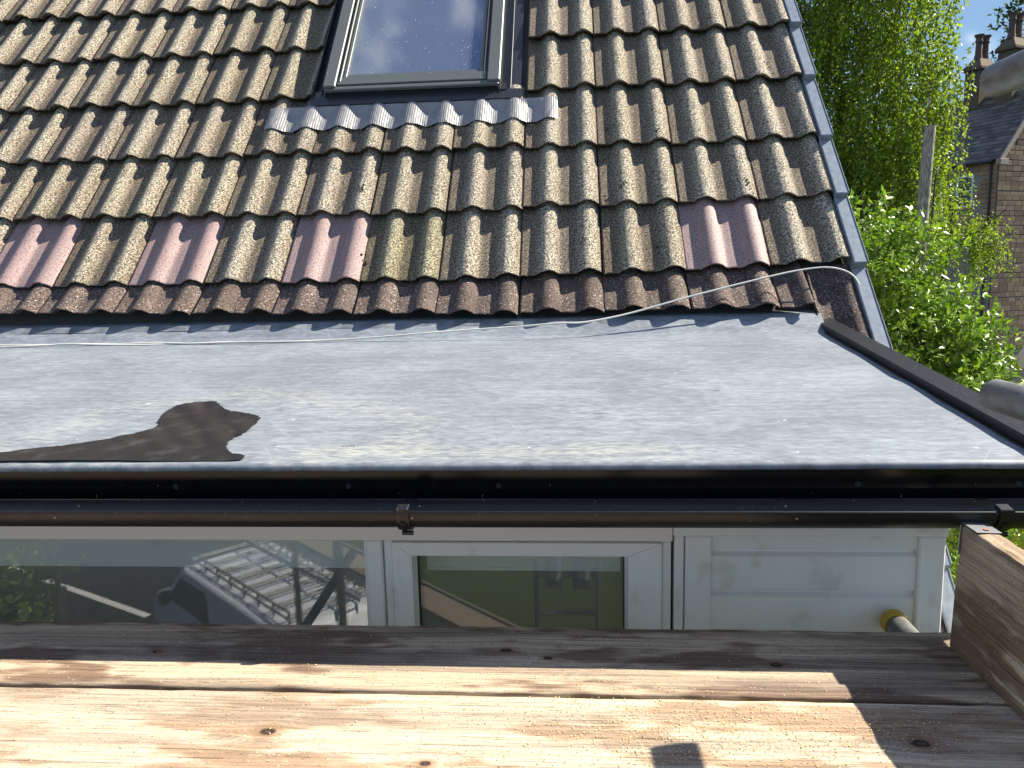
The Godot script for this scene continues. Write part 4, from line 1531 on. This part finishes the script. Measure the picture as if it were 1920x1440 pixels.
func build_stone_house() -> void:
	var C := W(24.52, 5.62, -47.44)
	var e := Vector3(-0.4695, 0, -0.883)       # along the eaves, away from us
	var r := Vector3(0.883, 0, -0.4695)        # across the gable
	var up := Vector3.UP
	var hw := 3.2
	var rise := 3.95
	var len_ := 9.5
	var house := thing("stone_house", "far stone house with slate roof and tall chimneys on the right", "house", Vector3(C.x, 0, C.z) + r * hw + e * len_ * 0.5)
	var side := Basis(-e, up, -r)               # local x along the eaves, z out of the side wall
	var front := Basis(r, up, -e)               # local x across the gable, z out of it
	var mb := MB.new()
	var q := func(a: float, b: float, y: float) -> Vector3: return Vector3(C.x, y, C.z) + r * a + e * b
	var H := C.y - 0.1
	mb.quad(q.call(0, len_, 0), q.call(0, 0, 0), q.call(0, 0, H), q.call(0, len_, H))
	mb.quad(q.call(0, 0, 0), q.call(2 * hw, 0, 0), q.call(2 * hw, 0, H), q.call(0, 0, H))
	mb.tri(q.call(0, 0, H), q.call(2 * hw, 0, H), q.call(hw, 0, H + rise))
	mb.quad(q.call(2 * hw, 0, 0), q.call(2 * hw, len_, 0), q.call(2 * hw, len_, H), q.call(2 * hw, 0, H))
	mb.quad(q.call(2 * hw, len_, 0), q.call(0, len_, 0), q.call(0, len_, H), q.call(2 * hw, len_, H))
	mb.tri(q.call(2 * hw, len_, H), q.call(0, len_, H), q.call(hw, len_, H + rise))
	var wall := part("wall", mb, M.mortar, house)
	# coursed stone, each block its own piece
	var block := MB.new()
	block.box(Transform3D(Basis(), Vector3.ZERO), Vector3(1, 1, 1), 0.03)
	var bmesh := block.mesh(Vector3.ZERO)
	var greys := []
	for k in 5:
		var g := 0.14 + 0.035 * k
		var m: StandardMaterial3D = M.stone.duplicate()
		m.albedo_color = lin(g * 1.15, g * 0.93, g * 0.7)
		m.vertex_color_use_as_albedo = false
		greys.append(m)
	var warm := []
	for k in 4:
		var m: StandardMaterial3D = M.stone.duplicate()
		var g := 0.42 + 0.06 * k
		m.albedo_color = lin(g * 1.1, g * 0.8, g * 0.52)
		m.vertex_color_use_as_albedo = false
		warm.append(m)
	var count := 0
	var y := H + 1.6
	while count < 290 and y > 1.0:
		var hh := rng.randf_range(0.24, 0.34)
		var a := 0.0
		while a < 3.4:
			var w := rng.randf_range(0.35, 0.8)
			var limit := hw * maxf(0.0, (y + hh - H) / rise)      # inside the gable slope
			if a >= limit and a + w < 3.6:
				put_block(wall, bmesh, greys[rng.randi() % 5], Transform3D(front * Basis.from_scale(Vector3(w - 0.03, hh - 0.03, 0.12)), q.call(a + w / 2, 0.0, y + hh / 2)))
				count += 1
			a += w
		y -= hh
	y = H - 0.2
	while y > H - 4.2:
		var hh := rng.randf_range(0.24, 0.32)
		var b := 0.0
		while b < 5.0:
			var w := rng.randf_range(0.4, 0.8)
			if not (y - hh / 2 < H - 0.75 and y > H - 2.95 and b + w > 1.35 and b < 2.55):
				put_block(wall, bmesh, warm[rng.randi() % 4], Transform3D(side * Basis.from_scale(Vector3(w - 0.03, hh - 0.03, 0.10)), q.call(0.0, b + w / 2, y - hh / 2)))
			b += w
		y -= hh
	# window in the side wall
	mb = MB.new()
	for f in [[1.42, 1.52, 0.9, 2.75], [2.38, 2.48, 0.9, 2.75], [1.52, 2.38, 0.9, 1.0], [1.52, 2.38, 2.65, 2.75], [1.52, 2.38, 1.75, 1.82]]:
		mb.box(Transform3D(side, q.call(0.0, (f[0] + f[1]) / 2, H - (f[2] + f[3]) / 2)), Vector3(f[1] - f[0], f[3] - f[2], 0.10), 0.01)
	var win := part("window", mb, M.upvc, house)
	mb = MB.new()
	mb.box(Transform3D(side, q.call(0.0, 1.95, H - 1.82)), Vector3(0.88, 1.68, 0.03))
	part("pane", mb, M.dark_glass, win)
	mb = MB.new()
	mb.box(Transform3D(side, q.call(-0.03, 1.95, H - 2.85)), Vector3(1.3, 0.14, 0.22), 0.01)
	part("sill", mb, warm[1], win)
	# roof: boarding, then slates
	var sl := sqrt(hw * hw + rise * rise)
	var us := (r * hw + up * rise) / sl
	var nn := e.cross(us).normalized()
	if nn.y < 0:
		nn = -nn
	var rb := Basis(-e, nn, (-e).cross(nn))
	var eave: Vector3 = q.call(-0.25, -0.3, H - 0.25)
	mb = MB.new()
	var L := len_ + 0.3
	mb.box(Transform3D(rb, eave + e * L * 0.5 + us * (sl + 0.35) * 0.5), Vector3(L, 0.1, sl + 0.35))
	var us2 := (-r * hw + up * rise) / sl
	var n2 := us2.cross(e).normalized()
	if n2.y < 0:
		n2 = -n2
	mb.box(Transform3D(Basis(-e, n2, (-e).cross(n2)), q.call(2 * hw + 0.25, -0.3, H - 0.25) + e * L * 0.5 + us2 * (sl + 0.35) * 0.5), Vector3(L, 0.1, sl + 0.35))
	var roof := part("roof", mb, M.deck, house)
	var slate := MB.new()
	slate.box(Transform3D(Basis(), Vector3.ZERO), Vector3(1, 1, 1), 0.0)
	var smesh := slate.mesh(Vector3.ZERO)
	var tones := []
	for k in 6:
		var g := 0.085 + 0.028 * k
		var m: StandardMaterial3D = M.slate.duplicate()
		m.albedo_color = lin(g * 1.05, g * 1.04, g * 1.06)
		m.vertex_color_use_as_albedo = false
		tones.append(m)
	var rows := 18
	var ex := (sl + 0.3) / rows
	for a in rows:
		var b := -0.27 if a % 2 == 0 else 0.0
		while b < L:
			var lo := maxf(b, 0.0)
			var hi := minf(b + 0.49, L)
			var tr := Transform3D(rb * Basis(Vector3(1, 0, 0), -0.06) * Basis.from_scale(Vector3(hi - lo - 0.012, 0.03, ex * 1.35)), eave + e * (lo + hi) * 0.5 + us * (a * ex + ex * 0.6) + nn * (0.085 + rng.randf() * 0.008))
			put_block(roof, smesh, tones[rng.randi() % 6], tr, "slate")
			b += 0.49
	mb = MB.new()
	mb.box(Transform3D(rb, eave + e * L * 0.5 + us * (sl + 0.37) + nn * 0.02), Vector3(L, 0.22, 0.3), 0.06)
	part("ridge", mb, M.mortar, roof)
	# eaves gutter, downpipe, bargeboard
	mb = MB.new()
	mb.box(Transform3D(side, eave - up * 0.02 - r * 0.06 + e * (L * 0.5 + 0.2)), Vector3(L - 0.4, 0.16, 0.16), 0.03)
	part("gutter", mb, M.gutter, house)
	mb = MB.new()
	mb.tube(PackedVector3Array([q.call(-0.12, 0.32, H - 0.35), q.call(-0.12, 0.32, 0.2)]), 0.06, 10)
	part("downpipe", mb, M.gutter, house)
	mb = MB.new()
	var brd := Basis(us, (-e).cross(us).normalized() * 1.0, -e)
	mb.box(Transform3D(brd, eave - e * 0.05 + us * (sl + 0.3) * 0.5 + nn * 0.0), Vector3(sl + 0.5, 0.30, 0.08), 0.01)
	mb.box(Transform3D(front, eave + r * 0.15 - up * 0.12), Vector3(0.7, 0.35, 0.3), 0.02)
	part("bargeboard", mb, M.pole, house)
	# two chimneys
	for ch in [[3.76, 1.45, 1.0, 2.3, 2], [1.74, 1.35, 1.0, 3.0, 2]]:
		var cb: Vector3 = q.call(hw, ch[0], H + rise - 0.6)
		mb = MB.new()
		var bx := Basis(r, up, -e)
		mb.box(Transform3D(bx, cb + up * ch[3] * 0.5), Vector3(ch[1], ch[3], ch[2]), 0.02)
		mb.box(Transform3D(bx, cb + up * (ch[3] + 0.1)), Vector3(ch[1] + 0.3, 0.2, ch[2] + 0.3), 0.05)
		# sloping weathering
		var lo := []
		var hi := []
		for k in [[-1, -1], [1, -1], [1, 1], [-1, 1]]:
			lo.append(cb + up * (ch[3] + 0.2) + bx * Vector3(k[0] * (ch[1] / 2 + 0.12), 0, k[1] * (ch[2] / 2 + 0.12)))
			hi.append(cb + up * (ch[3] + 0.75) + bx * Vector3(k[0] * ch[1] * 0.3, 0, k[1] * ch[2] * 0.22))
		for k in 4:
			mb.quad(lo[(k + 1) % 4], lo[k], hi[k], hi[(k + 1) % 4])
		mb.quad(hi[3], hi[2], hi[1], hi[0])
		var chim := part("chimney", mb, greys[1], house)
		for k in ch[4]:
			mb = MB.new()
			var pb: Vector3 = cb + up * (ch[3] + 0.7) + r * (k - 0.5) * 0.62
			mb.tube(PackedVector3Array([pb, pb + up * 0.25, pb + up * 0.27, pb + up * 1.0, pb + up * 1.02, pb + up * 1.12, pb + up * 1.14, pb + up * 1.3, pb + up * 1.38, pb + up * 1.46]), 0.2, 12, true, PackedFloat32Array([0.24, 0.22, 0.19, 0.17, 0.22, 0.22, 0.18, 0.2, 0.28, 0.29]))
			part("chimney_pot", mb, M.clay, chim)


func put_block(parent: Node, me: Mesh, m: Material, tr: Transform3D, called := "stone_block") -> void:
	var o := MeshInstance3D.new()
	o.name = called
	o.mesh = me
	o.material_override = m
	o.transform = Transform3D(tr.basis, tr.origin - origin(parent))
	parent.add_child(o, true)


func build_van() -> void:
	var ax := Vector3(-0.75, 0, 0.661)           # towards the nose
	var sd := Vector3(0.661, 0, 0.75)            # towards the far side
	var o := Vector3(-6.85, 0, 9.02)
	var van := thing("van", "white panel van with a full length roof rack, mirrored in the window", "van", o - ax * 1.6 + sd * 0.85)
	var B := Basis(ax, Vector3.UP, ax.cross(Vector3.UP))
	var q := func(a: float, b: float, y: float) -> Vector3: return o + ax * a + sd * b + Vector3.UP * y
	# side outline from the tail over the roof to the nose, swept across with rounded shoulders
	var out := [[-3.75, 0.45], [-3.78, 1.0], [-3.72, 1.8], [-3.6, 1.95], [-0.2, 1.98], [0.0, 1.93], [0.85, 1.22], [1.35, 1.08], [1.5, 0.9], [1.52, 0.45]]
	var ins := [[0.0, 0.0], [0.05, 0.0], [0.5, 0.02], [0.85, 0.025], [1.2, 0.02], [1.65, 0.0], [1.7, 0.0]]
	var p := PackedVector3Array()
	for s in ins:
		for k in out:
			var edge: float = 1.0 if s[0] == 0.0 or s[0] == 1.7 else 0.0
			p.append(q.call(k[0], s[0], k[1] + s[1] - edge * (0.10 if k[1] > 1.0 else 0.0)))
	var mb := MB.new()
	mb.grid(p, PackedVector2Array(), PackedColorArray(), ins.size(), out.size())
	for b in [0.0, 1.7]:
		for k in range(1, out.size() - 1):
			var a0: Vector3 = q.call(out[0][0], b, out[0][1])
			var a1: Vector3 = q.call(out[k][0], b, out[k][1] - (0.10 if out[k][1] > 1.0 else 0.0))
			var a2: Vector3 = q.call(out[k + 1][0], b, out[k + 1][1] - (0.10 if out[k + 1][1] > 1.0 else 0.0))
			var want := -sd if b == 0.0 else sd
			if (a1 - a0).cross(a2 - a0).dot(want) > 0:
				mb.tri(a0, a1, a2)
			else:
				mb.tri(a0, a2, a1)
	part("body", mb, M.white_paint, van)
	mb = MB.new()
	mb.quad(q.call(0.08, 0.14, 1.90), q.call(0.08, 1.56, 1.90), q.call(0.80, 1.60, 1.295), q.call(0.80, 0.10, 1.295))
	part("windscreen", mb, M.dark_glass, van)
	for b in [-0.006, 1.706]:
		mb = MB.new()
		var c := [q.call(-1.1, b, 1.18), q.call(0.72, b, 1.16), q.call(0.0, b, 1.74), q.call(-1.05, b, 1.76)]
		mb.quad(c[0], c[1], c[2], c[3])
		part("side_window", mb, M.dark_glass, van)
	for a in [0.75, -2.75]:
		for b in [0.06, 1.64]:
			mb = MB.new()
			mb.tube(PackedVector3Array([q.call(a, b - 0.11, 0.33), q.call(a, b + 0.11, 0.33)]), 0.33, 20)
			part("wheel", mb, M.tyre, van)
	mb = MB.new()
	mb.box(Transform3D(B, q.call(0.45, -0.16, 1.28)), Vector3(0.12, 0.26, 0.2), 0.04)
	part("door_mirror", mb, M.tyre, van)
	var rack := Node3D.new()
	mb = MB.new()
	for b in [0.16, 1.54]:
		for h in [2.08, 2.2]:
			mb.tube(PackedVector3Array([q.call(-3.6, b, h), q.call(-0.25, b, h)]), 0.018, 8)
		for k in 8:
			mb.tube(PackedVector3Array([q.call(-3.6 + k * 0.478, b, 1.98), q.call(-3.6 + k * 0.478, b, 2.2)]), 0.015, 6)
	var rk := part("roof_rack", mb, M.galv, van)
	for k in 8:
		for d in [0.0, 0.09]:
			mb = MB.new()
			mb.tube(PackedVector3Array([q.call(-3.6 + k * 0.478 + d, 0.14, 2.1), q.call(-3.6 + k * 0.478 + d, 1.56, 2.1)]), 0.016, 8)
			part("cross_bar", mb, M.galv, rk)
	rack.free()
	# a ladder carried on the rack
	var lad := thing("roof_ladder", "aluminium ladder lying on the van's roof rack", "ladder", q.call(-2.0, 1.2, 2.23))
	for b in [1.02, 1.38]:
		mb = MB.new()
		mb.box(Transform3D(B, q.call(-2.1, b, 2.25)), Vector3(4.0, 0.06, 0.03), 0.005)
		part("stile", mb, M.galv, lad)
	for k in 15:
		mb = MB.new()
		mb.tube(PackedVector3Array([q.call(-4.0 + k * 0.27, 1.02, 2.25), q.call(-4.0 + k * 0.27, 1.38, 2.25)]), 0.015, 8)
		part("rung", mb, M.galv, lad)


func build_ground() -> void:
	var mb := MB.new()
	mb.quad(Vector3(-400, 0, 400), Vector3(400, 0, 400), Vector3(400, 0, -400), Vector3(-400, 0, -400), Vector2(0, 0), Vector2(400, 0), Vector2(400, 400), Vector2(0, 400))
	ground_piece("ground", mb, M.asphalt)
	var d := Vector3(0.727, 0, -0.687)
	var n := Vector3(0.687, 0, 0.727)
	var a := Vector3(-3.42, 0, 12.92)
	mb = MB.new()
	mb.quad(a - d * 16 + n * 0.06 + Vector3(0, 0.02, 0), a + d * 14 + n * 0.06 + Vector3(0, 0.02, 0), a + d * 14 + n * 26 + Vector3(0, 0.02, 0), a - d * 16 + n * 26 + Vector3(0, 0.02, 0))
	var i := mb.v.size()
	if mb.n[0].y < 0:
		mb = MB.new()
		mb.quad(a - d * 16 + n * 26 + Vector3(0, 0.02, 0), a + d * 14 + n * 26 + Vector3(0, 0.02, 0), a + d * 14 + n * 0.06 + Vector3(0, 0.02, 0), a - d * 16 + n * 0.06 + Vector3(0, 0.02, 0))
	ground_piece("lawn", mb, M.lawn)
	mb = MB.new()
	mb.quad(Vector3(1.6, 0.02, 1.0), Vector3(16.0, 0.02, 1.0), Vector3(16.0, 0.02, -30.0), Vector3(1.6, 0.02, -30.0))
	ground_piece("lawn", mb, M.lawn)
	mb = MB.new()
	mb.box(Transform3D(Basis(d, Vector3.UP, d.cross(Vector3.UP)), a - n * 0.4), Vector3(20, 0.03, 0.72))
	var path := ground_piece("path", mb, M.mortar)
	for k in range(-8, 9):
		var sb := MB.new()
		sb.box(Transform3D(Basis(d, Vector3.UP, d.cross(Vector3.UP)), a - n * 0.4 + d * k * 0.92 + Vector3(0, 0.02, 0)), Vector3(0.905, 0.03, 0.58), 0.006)
		part("paving_slab", sb, M.paving, path)
	for e in [-0.77, -0.02]:
		var kb := MB.new()
		kb.box(Transform3D(Basis(d, Vector3.UP, d.cross(Vector3.UP)), a + n * e + Vector3(0, 0.03, 0)), Vector3(20, 0.1, 0.06), 0.01)
		part("edging", kb, M.paving, path)
	mb = MB.new()
	var w0 := Vector3(-15.0, 0.004, 14.3)
	var w1 := Vector3(-8.8, 0.004, 11.12)
	var wd := (w1 - w0).normalized()
	var wn := Vector3(-wd.z, 0, wd.x) * 0.08
	mb.quad(w0 + wn, w1 + wn, w1 - wn, w0 - wn)
	if mb.n[0].y < 0:
		mb = MB.new()
		mb.quad(w0 - wn, w1 - wn, w1 + wn, w0 + wn)
	ground_piece("road_marking", mb, M.road_paint)


func _ready() -> void:
	rng.seed = 20240611
	wob.seed = 4
	wob.frequency = 1.0
	wob.noise_type = FastNoiseLite.TYPE_SIMPLEX_SMOOTH
	wob.fractal_octaves = 3
	# camera
	var cam := Camera3D.new()
	cam.name = "camera"
	add_child(cam)
	cam.position = Vector3(0, CY, 0)
	cam.rotation = Vector3(-0.153, 0.0781, -0.0241)
	cam.fov = 53.04
	cam.near = 0.02
	cam.far = 1500.0
	cam.current = true
	# sky, sun, exposure
	var env := Environment.new()
	env.background_mode = Environment.BG_SKY
	env.sky = Sky.new()
	env.sky.sky_material = make_sky()
	env.background_energy_multiplier = 0.44
	env.tonemap_mode = Environment.TONE_MAPPER_LINEAR
	env.tonemap_exposure = 2.55
	env.sdfgi_enabled = true
	env.ssao_enabled = true
	env.ssil_enabled = true
	var we := WorldEnvironment.new()
	we.name = "environment"
	we.environment = env
	add_child(we)
	var sun := DirectionalLight3D.new()
	sun.name = "sun"
	add_child(sun)
	sun.look_at_from_position(Vector3(1.06, 1.0, -0.38) * 50.0, Vector3.ZERO)
	sun.light_energy = 1.6
	sun.light_color = Color(1.0, 0.965, 0.905)
	sun.light_angular_distance = 0.55
	sun.shadow_enabled = true
	make_materials()
	M.drop = mat(lin(0.75, 0.78, 0.8), 0.1)
	M.screw_cap = mat(lin(0.014, 0.014, 0.016), 0.45)
	M.rust = mat(lin(0.28, 0.13, 0.09), 0.8)
	build_ground()
	build_house()
	build_stone_house()
	build_trees()
	build_pole()
	build_van()
	build_scaffold()
	build_puddle()
	build_cable()
